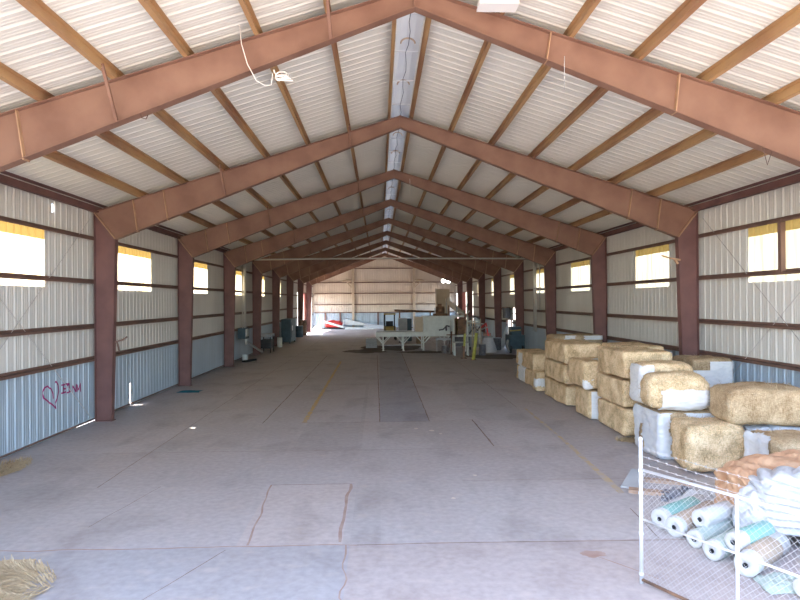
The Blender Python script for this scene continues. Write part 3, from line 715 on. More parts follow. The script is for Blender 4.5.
lumps('debris', 5.35, 10.7, .30, 60, 'darkgrey', 'dark scraps heaped between the planks and the film rolls', 'debris', 4)
lumps('debris', 5.35, 9.55, .26, 50, 'darkgrey', 'dark scraps between the film rolls and the kraft paper bundle', 'debris', 9)
def plank(a, b, w, t, z, label):
    m = MB(); m.bar((a[0], a[1], z + t / 2), (b[0], b[1], z + t / 2), w, t); tag(m.build('wooden_plank', M['wood'], None, loc=(a[0], a[1], 0)), label, 'plank', 'planks on the floor behind the fence')
plank((4.55, 11.1), (6.2, 10.35), .2, .06, 0, 'brown wooden plank lying on the floor, nearer the fence')
plank((5.0, 11.75), (5.9, 11.4), .16, .06, 0, 'short brown plank lying against the foot of the big pale bale')
m = MB(); m.prism([(4.5, 11.35, 0), (4.75, 11.2, 0), (5.2, 11.78, .16), (4.95, 11.93, .16)], (0, 0, .03)); tag(m.build('metal_plate', M['grey_metal'], None, loc=(4.8, 11.5, 0), fix=True), 'grey-blue bent metal plate by the end of the planks', 'metal plate')

# kraft paper bundle with folded white sheets
kb = empty('kraft_paper_bundle', (6.45, 8.75, 0), 'large torn brown kraft paper bundle of folded white sheets at the right edge', 'paper bundle')
def lump(cx, cy, z0, sx, sy, sz, seed, amp, ridge=0, freq=0, n=20, rot=0, sag=.1, rnd_=.3, dirv=(0, 0, 1)):
    fn = bale_fn(sx, sy, sz, rnd_, amp, seed, sag); vs, fs = GRID[n]; m = MB(); out = []; c, s = math.cos(math.radians(rot)), math.sin(math.radians(rot)); dv_ = V(dirv)
    for q in vs:
        p, nn = fn(q)
        if ridge: p = p + nn * ridge * (abs(math.sin(p.dot(dv_) * freq + 3 * noise.noise(p * 1.5 + V((seed, 0, 0))))) - .5)
        out.append(V((cx + p.x * c - p.y * s, cy + p.x * s + p.y * c, z0 + max(0, p.z))))
    m.add(out, fs); return m
lump(6.45, 9.25, 0, 2.5, .95, 1.16, 91, .06, .05, 9, 40, 8, .24, .2, (1, .3, .6)).build('paper_wrapper', M['kraft'], kb, False)
lump(6.12, 8.52, .12, 1.55, .75, .98, 33, .03, .085, 30, 40, -18, .16, .25, (.25, 0, 1)).build('white_sheets', M['film_dull'], kb, True)
lump(5.42, 8.72, .02, .62, .5, .86, 55, .06, .03, 14, 40, 30, .3, .2, (1, 1, .3)).build('plastic_flap', M['film_dull'], kb, True)

# ---------------------------------------------------------------- things hung on the roof
cf = empty('ceiling_light', (2.1, 10.7, 8.5), 'white box light fixture at the top edge, right of the ridge', 'ceiling light')
B(1.74, 2.40, 10.30, 10.60, 8.575, 8.66).build('housing', M['lens'], cf)
B(1.73, 2.41, 10.29, 10.61, 8.54, 8.575).build('diffuser', M['lens'], cf)
for x in (1.9, 2.25): B(x - .02, x + .02, 10.43, 10.47, 8.66, rtop(x) + .015).build('hanger', M['wire'], cf)
# dangling cord with a coil under the nearest left rafter
def hang(name, pts, r, label, cat, mt='cord'):
    m = MB(); m.tube(pts, r, 6); return tag(m.build(name, M[mt], None, True, loc=pts[0]), label, cat)
lc = empty('dangling_cord', (-2.1, 10.93, 8.0), 'pale cord looped over the nearest left rafter with a coiled end', 'cord')
m = MB(); m.tube([(-2.42, 10.88, 8.42), (-2.38, 10.84, 8.05), (-2.28, 10.84, 7.7), (-2.13, 10.86, 7.42), (-1.98, 10.9, 7.34), (-1.88, 10.92, 7.36), (-1.86, 10.94, 7.55), (-1.83, 10.9, 7.62), (-1.78, 10.9, 7.5)], .009, 6); m.build('cord', M['cord'], lc, True)
m = MB()
for i in range(4):
    c = V((-1.70 + .02 * i, 10.9, 7.52 - .02 * i)); m.tube([c + V(((.10 + .02 * i) * math.cos(t), .03 * math.sin(t * 2), (.07 - .014 * i) * math.sin(t) + .03 * math.cos(t + i))) for t in [2 * PI * k / 16 for k in range(17)]], .013, 6)
m.build('coil', M['cord'], lc, True)
hang('hanging_wire', [(3.35, 10.9, rbot(2.7)), (3.36, 10.9, 7.9), (3.35, 10.9, 7.3)], .005, 'thin wire hanging from the nearest right rafter', 'wire', 'wire')
hang('hanging_wire', [(7.05, 11.0, rbot(6.37) - .01), (7.13, 11.0, rbot(6.37) - .32), (7.22, 11.0, rbot(6.5) - .01)], .007, 'bent wire hook under the right end of the nearest rafter', 'wire', 'girt')
hang('hanging_wire', [(-4.2, 11.0, rbot(4.85)), (-4.18, 11.0, rbot(4.85) - .09), (-4.1, 11.0, rbot(4.85) - .11), (-4.07, 11.0, rbot(4.85) - .04)], .01, 'small iron hook under the nearest left rafter', 'hook', 'girt')
hang('hanging_wire', [(1.35, 26.2, 8.75), (1.36, 26.2, 8.4), (1.35, 26.2, 8.05)], .01, 'short cord hanging right of the ridge at the third frame', 'wire', 'cord')

# lamps and fixtures
def flood(x, z, label):
    o = empty('flood_lamp', (x, 78.6, z), label, 'lamp', 'twin flood lamps on the far gable')
    m = MB(); m.lathe([(.10, -.2), (.18, -.12), (.27, 0), (.27, .06)], (0, 0, 0), 16)
    T = Matrix.Translation((x, 78.6, z)) @ Matrix.Rotation(PI / 2, 4, 'X'); m.v = [T @ p for p in m.v]; m.build('housing', M['grey_metal'], o)
    n = 18; m = MB(); m.add([(x + .255 * math.cos(2 * PI * k / n), 78.53, z + .255 * math.sin(2 * PI * k / n)) for k in range(n)], [tuple(range(n))]); m.build('lens', M['lampon'], o)
    m = MB(); m.bar((x, 78.8, z), (x, 79.19, 5.97), .06, .06); m.build('bracket', M['grey_metal'], o)
flood(8.27, 6.05, 'left lamp of the lit pair high on the far gable'); flood(8.92, 6.0, 'right lamp of the lit pair high on the far gable')
for sx, lab in ((-1, 'pale round fixture on a bracket left of the left gable post'), (1, 'pale round fixture on a bracket right of the right gable post')):
    px = -3.34 if sx < 0 else 4.52; x = px + sx * .75
    o = empty('gable_fixture', (x, 78.7, 6.0), lab, 'wall fixture', 'round fixtures on the gable posts')
    m = MB(); m.lathe([(.12, .34), (.5, .28), (.62, .12), (.6, .06), (.3, .12)], (x, 78.6, 5.95), 18); m.build('shade', M['tan_metal'], o, True)
    m = MB(); m.bar((px + sx * .15, 78.95, 5.3), (x, 78.7, 5.98), .12, .12); m.bar((px + sx * .15, 78.95, 6.25), (x, 78.7, 6.2), .07, .07); m.build('bracket', M['tan_metal'], o)

# cross pipe with its risers and electrical boxes
tag((lambda m: (m.tube([(XL + .15, 39.2, 6.2), (-4, 39.2, 6.24), (XC, 39.2, 6.25), (9.0, 39.2, 6.2), (XR - .12, 39.2, 6.18)], .05, 8), m.build('cross_pipe', M['conduit'], None, True, loc=(XC, 39.2, 6.2)))[1])(MB()), 'thin pale pipe spanning the whole barn below the rafters', 'pipe')
eb = empty('electrical_box', (XL + .1, 37.6, 1.2), 'grey electrical box with conduits rising from it on the left wall', 'electrical box')
B(XL + .042, XL + .48, 37.1, 38.2, 1.3, 1.95).build('cabinet', M['blue_metal'], eb)
B(XL + .48, XL + .54, 37.2, 37.75, 1.45, 1.9).build('panel_cover', M['white_metal'], eb)
for yy, r, z1 in ((37.2, .035, 6.0), (37.75, .06, 6.2), (38.0, .06, 6.2)):
    m = MB(); m.tube([(XL + .3, yy, 1.95), (XL + .3, yy, z1)], r, 8); m.build('conduit', M['conduit'], eb, True)
for yy in (37.35, 37.6):
    m = MB(); m.tube([(XL + .45, yy, 1.3), (XL + .45, yy, .95)], .04, 8); m.build('conduit_stub', M['white_metal'], eb, True)
m = MB(); m.bar((XL + .3, 38.2, 1.1), (XL + .9, 40.2, .25), .12, .1); m.build('cable_tray', M['grey_metal'], eb)
rc = empty('wall_conduit', (XR - .3, 38.1, 1.6), 'pair of tall pale conduits on the right wall beside a yellowish window', 'conduit')
for yy, z0, r in ((38.35, 1.6, .05), (37.95, 1.55, .06), (36.95, 2.9, .035)):
    m = MB(); m.tube([(XR - .12, yy, z0), (XR - .12, yy, 6.1)], r, 8); m.build('pipe', M['conduit'], rc, True)
m = MB(); m.bar((XR - .07, 36.9, 4.25), (XR - .07, 38.5, 4.25), .06, .06); m.build('clamp', M['girt'], rc)
m = MB(); m.lathe([(.05, 0), (.10, .05), (.09, .18), (.03, .26)], (XR - .85, 19.0, 4.62), 10); 
wb = empty('wall_bracket', (XR - .7, 18.9, 4.7), 'small bird-shaped metal bracket on the second right column', 'bracket')
m = MB(); m.bar((XR - .62, 18.55, 4.72), (XR - .95, 18.55, 4.78), .05, .05); m.bar((XR - .95, 18.55, 4.78), (XR - 1.2, 18.55, 4.86), .09, .03); m.bar((XR - .8, 18.55, 4.76), (XR - .7, 18.55, 4.6), .06, .06); m.build('arm', M['stiff'], wb)
wk = empty('wall_bracket', (-7.85, 18.9, 2.3), 'small bent metal bracket low on the second left column', 'bracket')
m = MB(); m.bar((-7.98, 18.75, 2.34), (-7.70, 18.75, 2.42), .05, .05); m.bar((-7.72, 18.75, 2.42), (-7.60, 18.75, 2.5), .08, .04); m.bar((-7.9, 18.75, 2.36), (-7.82, 18.75, 2.05), .04, .04); m.build('arm', M['girt'], wk)

# left wall clutter
crumple('cloth', -7.5, 24.45, .42, .28, .05, 'teal', 'small teal cloth lying on the floor near the left wall', 'cloth', 12, n=16)
tc = empty('teal_cabinet', (-7.7, 53, 0), 'dark teal upright machine cabinet against the far left wall', 'cabinet')
B(-8.2, -7.4, 51.6, 54.6, .15, 2.05).build('body', M['blue_metal'], tc); B(-7.42, -7.36, 51.9, 53.0, .5, 1.8).build('door', M['blue_metal'], tc)
for x in (-8.1, -7.5):
    for y in (51.7, 54.5): B(x - .06, x + .06, y - .06, y + .06, 0, .15).build('foot', M['black'], tc)
B(-7.36, -7.33, 52.0, 52.4, 1.1, 1.5).build('label_plate', M['white_metal'], tc)
def drum(name, x, y, r, h, m, label, cat, ribs=True):
    o = empty(name, (x, y, 0), label, cat); mb = MB()
    pr = [(r * .95, 0), (r, .03)]
    if ribs:
        for f in (.33, .66): pr += [(r, h * f - .02), (r * 1.04, h * f), (r, h * f + .02)]
    pr += [(r, h - .03), (r * .96, h)]
    mb.lathe(pr, (x, y, 0), 16); mb.build('shell', M[m], o, True)
    mb = MB(); mb.lathe([(r * .97, h - .01), (r * .97, h + .02)], (x, y, 0), 16); mb.build('lid', M['grey_metal'], o); return o
drum('bucket', -7.95, 36.6, .16, .42, 'white_metal', 'white bucket on the floor below the electrical box', 'bucket', False)
drum('bucket', -7.75, 48.0, .2, .75, 'white_metal', 'tall white container at the foot of the left wall beyond the electrical box', 'container', False)
drum('barrel', -8.0, 61.5, .4, 1.1, 'blue_metal', 'dark blue barrel by the left wall near the far end', 'barrel')
drum('barrel', -8.0, 64.5, .4, 1.6, 'rust', 'rusty tall barrel by the left wall near the far end', 'barrel')
rk = empty('tool_rack', (-7.9, 43.2, 0), 'dark low rack with pale shelf behind the fifth left column', 'rack')
for x in (-8.2, -7.5):
    for y in (42.6, 43.8): B(x - .03, x + .03, y - .03, y + .03, 0, 1.15).build('leg', M['black'], rk)
B(-8.25, -7.45, 42.5, 43.9, 1.1, 1.3).build('shelf', M['grey_metal'], rk); B(-8.2, -7.5, 42.6, 43.8, .3, .9).build('crate', M['black'], rk)
m = MB(); m.bar((-7.9, 36.0, .06), (-7.5, 37.2, .06), .25, .1); tag(m.build('wood_block', M['black'], None, loc=(-7.7, 36.6, 0)), 'dark timber block on the floor by the fourth left column', 'timber')

# sliding red doors at the far openings
for nm, xw, sg, ys_, lab in (('door_1', XL, 1, (68.0, 71.75), 'red sheet door at the far left opening'), ('door_2', XR, -1, (69.4, 71.9), 'red sheet door at the far right opening')):
    o = empty(nm, (xw, 73, 0), lab, 'door', kind='structure')
    m = MB(); y = ys_[0] + (1.4 if sg > 0 else 0)
    while y < ys_[1]:
        dx = .06 * math.sin(y * 9); dx2 = .06 * math.sin((y + .12) * 9)
        m.add([(xw + sg * .05 + dx, y, .05), (xw + sg * .05 + dx2, y + .12, .05), (xw + sg * .05 + dx2, y + .12, 4.45), (xw + sg * .05 + dx, y, 4.45)], [(0, 1, 2, 3)]); y += .12
    m.build('door_sheet', M['redcurtain'], o, True)
    m = MB(); m.bar((xw + sg * .05, DOOR_L[0], 4.5), (xw + sg * .05, DOOR_L[1], 4.5), .08, .1); m.build('track', M['girt'], o)

# red and white equipment by the far wall
re_ = empty('farm_implement', (-5.6, 78, 0), 'red and white low equipment lying against the far wall', 'equipment')
fn = bale_fn(2.3, 1.4, 1.1, .4, .1, 31, .3); m = MB(); m.add([fn(q)[0] + V((-5.7, 77.9, .15)) for q in vs], fs); m.build('red_body', M['red'], re_, True)
m = MB(); m.bar((-6.9, 77.1, 1.0), (-4.4, 77.1, .25), .1, .25); m.bar((-4.6, 77.0, .2), (-4.4, 77.0, 1.2), .12, .12); m.build('white_stripe', M['white_metal'], re_)
m = MB(); m.box(-7.0, -4.4, 77.4, 78.4, 0, .2); m.build('skid', M['black'], re_)
def slab_thing(name, poly, off, mt, label, cat):
    m = MB(); m.prism(poly, off); c = V(poly[0]); return tag(m.build(name, M[mt], None, loc=(c.x, c.y, 0), fix=True), label, cat)
slab_thing('white_panel', [(-4.3, 78.0, .55), (-1.9, 78.0, .45), (-1.9, 78.0, .72), (-4.3, 78.0, 1.25)], (0, .9, 0), 'white_metal', 'long white wing-like panel beside the red equipment', 'panel')
slab_thing('white_panel', [(-4.3, 76.9, 0), (-.7, 76.9, 0), (-.9, 76.9, .18), (-4.3, 76.9, .3)], (0, .7, 0), 'white_metal', 'flat white panel on the floor below the wing-like panel', 'panel')
slab_thing('white_panel', [(-2.0, 78.2, 0), (1.0, 78.2, 0), (1.0, 78.2, .3), (-2.0, 78.2, .75)], (0, .6, 0), 'film_blue', 'pale blue tapering panel right of the wing-like panel', 'panel')
crumple('tarp', -7.75, 77.4, .55, .7, .5, 'film', 'small white tarp heap left of the red equipment', 'tarp', 21, n=14)
# ---------------------------------------------------------------- the processing line (centre back)
wt = empty('conveyor_table', (2.4, 44, 0), 'long white steel feed table with braced legs in the middle of the barn', 'table')
B(-.23, 5.0, 43.3, 45.3, 1.24, 1.30).build('bed', M['grey_metal'], wt)
B(-.25, 5.02, 43.24, 43.3, 1.0, 1.33).build('side_rail', M['white_metal'], wt); B(-.25, 5.02, 45.3, 45.36, 1.0, 1.33).build('side_rail', M['white_metal'], wt)
B(-.25, -.19, 43.3, 45.3, .98, 1.30).build('end_rail', M['white_metal'], wt)
for y in (43.35, 45.2):
    for x in (.27, 1.69, 3.12, 4.8):
        if x == 4.8 and y < 44: continue
        m = MB(); m.bar((x, y, 0), (x, y, 1.0), .1, .1, (0, 1, 0)); m.box(x - .1, x + .1, y - .1, y + .1, 0, .02); lg = m.build('leg', M['white_metal'], wt)
        for s in (-1, 1):
            m = MB(); m.bar((x + s * .03, y, .52), (x + s * .48, y, 1.0), .06, .06); m.build('brace', M['white_metal'], lg)
B(.1, 3.0, 44.3, 44.36, .3, .36).build('stretcher', M['grey_metal'], wt)
wh = empty('machine_housing', (4.1, 44.2, 1.3), 'pale white sheet-metal housing box standing on the right end of the feed table', 'machine')
B(3.1, 5.05, 43.2, 45.0, 1.335, 2.43).build('casing', M['white_metal'], wh)
B(3.12, 5.03, 43.17, 43.2, 1.36, 2.40).build('front_panel', M['white_metal'], wh)
m = MB(); m.tube([(4.2, 43.1, 1.45), (4.5, 43.1, 1.5), (4.75, 43.1, 1.75), (4.95, 43.1, 1.7)], .05, 8); m.tube([(4.7, 43.1, 1.7), (4.72, 43.1, 1.4)], .06, 8); m.build('valve_pipe', M['darkgrey'], wh, True)
B(2.55, 3.08, 43.3, 44.9, 1.335, 2.37).build('side_cover', M['tan_metal'], wh)
tr = empty('drop_tray', (4.6, 43, .6), 'grey-blue tray shelf beneath the white housing box', 'tray')
B(3.9, 5.05, 42.4, 43.1, .78, .84).build('pan', M['grey_metal'], tr); B(3.9, 5.05, 42.38, 42.42, .78, .95).build('lip', M['grey_metal'], tr)
for x in (4.0, 4.95): B(x - .03, x + .03, 42.5, 42.56, 0, .78).build('leg', M['grey_metal'], tr)
# press frame right of the housing
pf = empty('press_frame', (5.5, 41.5, 0), 'off-white open press frame with rusty insides right of the white housing', 'machine')
for x in (5.02, 5.95, 6.75):
    for y in (41.2, 42.2):
        if x > 6 and y > 42: continue
        B(x - .05, x + .05, y - .05, y + .05, 0 if x > 5.5 else .0, 2.5 if x < 6 else 2.2).build('post', M['white_metal'], pf)
B(4.95, 6.0, 41.15, 41.25, 2.4, 2.52).build('cross_beam', M['white_metal'], pf); B(4.95, 6.8, 41.15, 41.25, 1.08, 1.2).build('cross_beam', M['white_metal'], pf)
B(5.95, 6.8, 41.15, 41.25, 2.05, 2.15).build('cross_beam', M['white_metal'], pf)
B(5.12, 5.85, 41.3, 42.1, 1.25, 2.3).build('press_block', M['rust'], pf)
for z in (1.5, 1.9): B(5.2, 5.28, 41.2, 41.3, 1.2, 2.4).build('guide_bar', M['yellow'], pf)
m = MB(); m.tube([(6.05, 41.1, 1.3), (6.4, 41.0, 1.75), (6.6, 41.1, 1.5), (6.9, 41.2, 1.9)], .05, 8); m.tube([(6.1, 41.3, 2.3), (6.5, 41.2, 2.45), (6.8, 41.3, 2.25)], .05, 8); m.build('hose', M['darkgrey'], pf, True)
B(6.1, 6.6, 41.4, 42.0, 1.2, 1.75).build('motor', M['grey_metal'], pf); B(6.25, 6.5, 41.3, 41.6, 1.78, 2.0).build('gearbox', M['blue_metal'], pf)
bb = empty('baler_body', (5.75, 43.5, 0), 'dark rusty machine body behind the off-white press frame', 'machine')
B(5.12, 6.3, 42.6, 44.6, .35, 2.15).build('body', M['darkgrey'], bb)
for x in (5.25, 6.15): B(x - .06, x + .06, 42.7, 44.5, 0, .35).build('foot', M['rust'], bb)
m = MB(); m.tube([(5.3, 42.5, 2.2), (5.6, 42.4, 2.75), (6.0, 42.5, 2.5), (6.3, 42.6, 2.8)], .06, 8); m.build('hose', M['conduit'], bb, True)
for x, z, mt in ((5.5, 3.1, 'grey_metal'), (6.05, 2.9, 'rust'), (6.25, 3.3, 'conduit')):
    m = MB(); m.tube([(x, 43.4, 2.15), (x, 43.4, z)], .05, 8); m.build('standpipe', M[mt], bb, True)
B(5.6, 5.95, 42.45, 42.6, 1.3, 2.0).build('gauge_panel', M['white_metal'], bb)
for i, (x, y, h, mt, lab) in enumerate(((6.05, 39.9, 2.4, 'tan_metal', 'slim tan pole standing between the small stand and the ladder'), (7.05, 42.9, 2.2, 'white_metal', 'pale pole rising left of the cone-shaped hopper'), (4.7, 40.1, 1.5, 'rust', 'short rusty pole left of the press frame'))):
    o = empty('pole', (x, y, 0), lab, 'pole')
    m = MB(); m.tube([(x, y, 0), (x + .04, y, h)], .04, 8); m.build('shaft', M[mt], o, True)
    m = MB(); m.lathe([(.14, 0), (.14, .03)], (x, y, 0), 12); m.build('foot', M['rust'], o)
    m = MB(); m.bar((x - .3, y, h * .85), (x + .3, y, h * .85), .06, .06); m.build('crossbar', M[mt], o)
for x, y, r, h, lab in ((6.6, 39.2, .22, .7, 'dark drum standing before the ladder'), (8.35, 43.2, .28, .85, 'dark drum behind the cone-shaped hopper'), (4.35, 41.0, .2, .5, 'small dark drum under the right end of the feed table')):
    drum('barrel', x, y, r, h, 'darkgrey', lab, 'barrel')
ld = empty('ladder', (6.6, 40.4, 0), 'narrow pale ladder standing right of the press frame', 'ladder')
for x in (6.35, 6.75):
    m = MB(); m.bar((x, 40.4, 0), (x, 40.7, 2.3), .05, .05, (0, 1, 0)); m.build('rail', M['tan_metal'], ld)
for i in range(6):
    m = MB(); z = .3 + .33 * i; m.bar((6.35, 40.4 + .13 * z, z), (6.75, 40.4 + .13 * z, z), .04, .04); m.build('rung', M['tan_metal'], ld)
sf = empty('small_stand', (5.3, 39, 0), 'small pale steel stand in front of the press frame', 'stand')
B(4.75, 5.7, 38.8, 39.4, .82, .88).build('top', M['grey_metal'], sf)
for x in (4.8, 5.65):
    for y in (38.85, 39.35): B(x - .03, x + .03, y - .03, y + .03, 0, .82).build('leg', M['white_metal'], sf)
y1 = empty('lever_post', (5.6, 36.4, 0), 'yellow-green leaning post standing before the press frame', 'post')
m = MB(); m.bar((5.55, 36.1, 0), (5.82, 36.6, 1.55), .16, .12); m.build('shaft', M['lime'], y1); B(5.42, 5.7, 35.95, 36.25, 0, .03).build('foot', M['rust'], y1)
y2 = empty('lever_post', (5.15, 37.2, 0), 'upright post with yellow bands left of the leaning yellow-green post', 'post')
m = MB(); m.bar((5.12, 37.2, 0), (5.25, 37.2, 2.7), .12, .1, (0, 1, 0)); m.build('shaft', M['rust'], y2); m = MB(); m.bar((5.15, 37.12, .75), (5.2, 37.12, 1.5), .13, .06, (0, 1, 0)); m.build('yellow_band', M['lime'], y2)
B(4.95, 5.3, 37.0, 37.4, 0, .03).build('foot', M['rust'], y2)
# rusty drive on top and the chute, tan panel behind
rd = empty('drive_unit', (4.3, 45, 2.43), 'rusty motor and gears on top of the white housing box', 'machine')
B(3.9, 4.9, 43.7, 44.6, 2.435, 2.6).build('base', M['rust'], rd)
m = MB(); m.tube([(4.1, 44.2, 2.85), (4.7, 44.2, 2.85)], .26, 14); m.build('motor', M['rust'], rd, True)
B(4.25, 4.5, 44.0, 44.4, 3.0, 3.3).build('gear_case', M['rust'], rd)
m = MB(); m.bar((4.85, 44.1, 2.6), (4.85, 44.1, 3.35), .06, .06, (0, 1, 0)); m.bar((4.0, 43.9, 2.6), (4.0, 43.9, 3.0), .08, .08, (0, 1, 0)); m.build('stack_pipe', M['grey_metal'], rd)
ch = empty('chute', (5.6, 45.6, 2.4), 'tan sloping chute rising behind the press frame', 'chute')
m = MB(); m.prism([(5.0, 45.3, 3.7), (6.3, 45.3, 2.7), (6.3, 45.3, 2.3), (5.0, 45.3, 3.3)], (0, .7, 0)); m.build('trough', M['tan_metal'], ch)
for x in (5.2, 6.2): B(x - .04, x + .04, 45.6, 45.68, 0, 3.3 if x < 6 else 2.5).build('support', M['rust'], ch)
slab_thing('tan_panel', [(5.8, 62, 0), (7.15, 62, 0), (7.15, 62, 4.7), (5.8, 62, 4.7)], (0, .8, 0), 'tan_metal', 'tall tan sheet tower behind the processing line', 'tower')
hp = empty('overhead_pipe', (3.4, 60, 0), 'rusty horizontal pipe on stands behind the processing line', 'pipe')
m = MB(); m.tube([(1.5, 60, 2.6), (5.4, 60, 2.45)], .1, 8); m.build('pipe', M['rust'], hp, True)
for x in (2.0, 5.0): B(x - .06, x + .06, 59.94, 60.06, 0, 2.5).build('stand', M['rust'], hp)
# fork lift, grey control cabinet, brown box behind the table
fk = empty('forklift', (1.0, 55, 0), 'small yellow forklift with black mast parked behind the feed table', 'forklift')
fn = bale_fn(1.1, 1.8, .75, .12, 0, 3); m = MB(); m.add([fn(q)[0] + V((.95, 55.6, .5)) for q in vs], fs); m.build('body', M['yellow'], fk, True)
B(.45, .55, 54.6, 54.72, .1, 2.3).build('mast_rail', M['black'], fk); B(1.3, 1.4, 54.6, 54.72, .1, 2.3).build('mast_rail', M['black'], fk)
B(.4, 1.45, 54.5, 56.2, 2.3, 2.42).build('roof', M['yellow'], fk)
for x in (.45, 1.4): B(x - .04, x + .04, 56.1, 56.2, 1.2, 2.3).build('roof_post', M['black'], fk)
B(.6, 1.25, 55.3, 55.8, 1.25, 1.7).build('seat', M['black'], fk)
for x in (.35, 1.42):
    for y in (54.95, 56.2):
        m = MB(); m.tube([(x, y, .32), (x + .14, y, .32)], .32, 16); m.build('wheel', M['rubber'], fk, True)
gc = empty('control_cabinet', (1.7, 52, 0), 'grey box cabinet behind the feed table, right of the forklift', 'cabinet')
B(1.62, 2.36, 51.7, 52.6, .1, 2.07).build('body', M['grey_metal'], gc); B(1.66, 2.32, 51.67, 51.7, .2, 2.0).build('door', M['grey_metal'], gc); B(2.36, 2.75, 52.0, 52.6, .1, 2.0).build('side_box', M['blue_metal'], gc)
for x in (1.7, 2.25): B(x - .05, x + .05, 51.8, 52.5, 0, .1).build('foot', M['black'], gc)
slab_thing('brown_box', [(3.05, 50, 0), (3.75, 50, 0), (3.75, 50, 2.0), (3.05, 50, 2.0)], (0, .7, 0), 'brown', 'tall brown box behind the white housing box', 'box')
pg = empty('pallet_stack', (-.9, 46.5, 0), 'low grey stack of pallets left of the feed table', 'pallets')
for i in range(4): 
    m = MB()
    for j in range(4): m.box(-1.0 + j * .22, -.85 + j * .22, 46.0, 47.2, .02 + .18 * i + .12, .02 + .18 * i + .15)
    for yy in (46.0, 46.55, 47.1): m.box(-1.0, -.19, yy, yy + .1, .02 + .18 * i, .02 + .18 * i + .12)
    m.build('pallet', M['grey_metal'], pg)
# right: conical hopper, leaning sheet, machines
co = empty('cone_hopper', (7.4, 41.6, 0), 'pale grey upturned cone-shaped hopper standing on the floor', 'hopper')
m = MB(); m.lathe([(.62, 0), (.62, .08), (.34, .95), (.32, 1.03), (.24, 1.03)], (7.4, 41.6, 0), 24); m.build('cone', M['film_blue'], co, True)
m = MB(); m.lathe([(.35, 1.0), (.35, 1.07), (.2, 1.07)], (7.4, 41.6, 0), 20); m.build('rim', M['grey_metal'], co, True)
slab_thing('leaning_sheet', [(8.75, 45.2, 0), (9.25, 45.2, 0), (9.6, 45.2, 1.7), (9.5, 45.2, 1.7)], (0, .05, 0), 'white_metal', 'pale pointed sheet leaning by the bright doorway on the right', 'sheet')
d3 = empty('door_3', (XR, 46.3, 0), 'bright open doorway low in the right wall', 'door', kind='structure')
B(XR - .06, XR + .02, 45.42, 45.5, 0, 2.06).build('door_frame', M['girt'], d3); B(XR - .06, XR + .02, 47.1, 47.18, 0, 2.06).build('door_frame', M['girt'], d3); B(XR - .06, XR + .02, 45.5, 47.1, 2.0, 2.06).build('door_frame', M['girt'], d3)
hw_ = empty('window_17', (XR, 44.7, 2.1), 'small bright hatch above the doorway on the right wall', 'window', kind='structure')
B(XR - .05, XR + .02, 44.05, 45.3, 2.5, 2.56).build('bar', M['girt'], hw_)
bm_ = empty('blue_machine', (9.1, 40.6, 0), 'dark blue-grey machine behind the farthest bale pile', 'machine')
B(8.6, 9.6, 40.2, 41.6, .3, 1.2).build('body', M['blue_metal'], bm_); B(8.75, 9.4, 40.3, 41.3, 1.2, 1.75).build('hood', M['blue_metal'], bm_)
m = MB(); m.tube([(8.5, 40.3, .9), (8.4, 40.2, .5), (8.55, 40.15, .1)], .07, 8); m.build('hose', M['grey_metal'], bm_, True)
m = MB(); m.bar((8.6, 40.1, 1.5), (9.3, 40.1, 1.55), .08, .08); m.build('guard', M['yellow'], bm_)
for x in (8.7, 9.45):
    m = MB(); m.tube([(x - .06, 40.4, .3), (x + .06, 40.4, .3)], .3, 14); m.build('wheel', M['rubber'], bm_, True)
dk = empty('wall_box', (XR - .2, 46.2, 2.15), 'dark box on the right wall above the bright doorway', 'wall box')
B(XR - .42, XR - .042, 45.7, 46.75, 2.15, 2.95).build('body', M['black'], dk); B(XR - .46, XR - .042, 45.66, 46.8, 2.95, 3.0).build('lid', M['rust'], dk)
rr = empty('scrap_machine', (7.9, 47.5, 0), 'low reddish machinery behind the cone-shaped hopper', 'machine')
B(7.2, 8.6, 47.0, 48.2, .2, 1.0).build('body', M['rust'], rr); m = MB(); m.bar((7.3, 47.1, 1.0), (8.2, 47.1, 1.7), .12, .12); m.bar((8.5, 47.0, .2), (8.2, 47.0, 1.8), .1, .1); m.build('arm', M['red'], rr)
m = MB(); m.tube([(7.5, 46.9, .35), (7.5, 47.05, .35)], .34, 14); m.tube([(8.4, 46.9, .35), (8.4, 47.05, .35)], .34, 14); m.build('wheel', M['rubber'], rr, True)
wd = empty('wire_drum', (6.9, 44.2, 0), 'grey cluttered pump set between the press frame and the cone-shaped hopper', 'machine')
B(6.4, 7.4, 43.6, 44.6, .2, 1.25).build('body', M['grey_metal'], wd); m = MB(); m.tube([(6.5, 43.5, 1.3), (6.9, 43.4, 1.7), (7.3, 43.5, 1.45), (7.7, 43.6, 1.6)], .05, 8); m.build('hose', M['conduit'], wd, True)
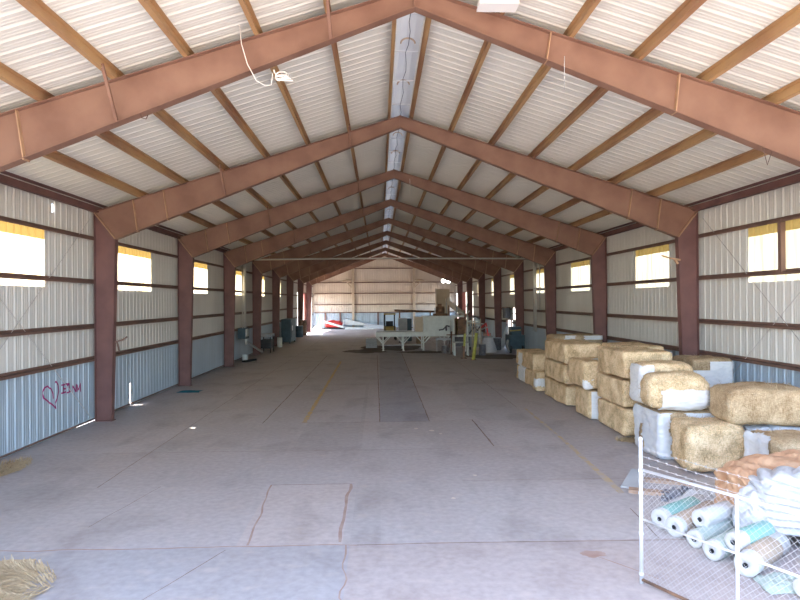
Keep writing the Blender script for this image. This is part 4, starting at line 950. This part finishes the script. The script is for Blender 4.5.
m = MB(); m.tube([(6.6, 44.0, 1.25), (6.6, 44.0, 2.1)], .12, 10); m.tube([(7.0, 44.2, 1.25), (7.0, 44.2, 1.9)], .16, 10); m.build('cylinder_tank', M['white_metal'], wd, True)
for x in (6.5, 7.3): B(x - .05, x + .05, 43.7, 44.5, 0, .2).build('foot', M['black'], wd)

# ---------------------------------------------------------------- light: sky and sun
w = bpy.data.worlds.new('World'); SC.world = w; w.use_nodes = True
nt = w.node_tree; bg = nt.nodes['Background']
sky = nt.nodes.new('ShaderNodeTexSky'); sky.sky_type = 'NISHITA'; sky.sun_disc = False; sky.sun_elevation = math.radians(58); sky.sun_rotation = math.radians(255); sky.dust_density = 1.2
nt.links.new(sky.outputs[0], bg.inputs[0]); bg.inputs[1].default_value = .5
sd = bpy.data.lights.new('sun', 'SUN'); sd.energy = 8; sd.angle = math.radians(.6); sd.color = (1, .94, .85)
so = bpy.data.objects.new('sun', sd); COL.objects.link(so)
az, el = math.radians(255), math.radians(60)                # from the front left, high
dv = V((math.sin(az) * math.cos(el), math.cos(az) * math.cos(el), math.sin(el)))
so.rotation_euler = dv.to_track_quat('Z', 'Y').to_euler(); so.location = (-40, -40, 80)

# ---------------------------------------------------------------- camera
cd = bpy.data.cameras.new('camera'); cd.sensor_fit = 'HORIZONTAL'; cd.angle = 2 * math.atan(400 / 613.3); cd.clip_end = 1000; cd.clip_start = .05
co_ = bpy.data.objects.new('camera', cd); COL.objects.link(co_)
co_.matrix_world = Matrix.Translation((0, 0, 3.524)) @ Matrix.Rotation(-.0341, 4, 'Z') @ Matrix.Rotation(PI / 2 + .0015, 4, 'X') @ Matrix.Rotation(-.0072, 4, 'Z')
SC.camera = co_
SC.cycles.max_bounces = 14; SC.cycles.diffuse_bounces = 8; SC.cycles.transmission_bounces = 8; SC.cycles.use_denoising = True
SC.cycles.sample_clamp_indirect = 8
SC.view_settings.view_transform = 'Standard'; SC.view_settings.look = 'None'; SC.view_settings.gamma = 1.0; SC.view_settings.use_curve_mapping = False
SC.view_settings.exposure = 1.72
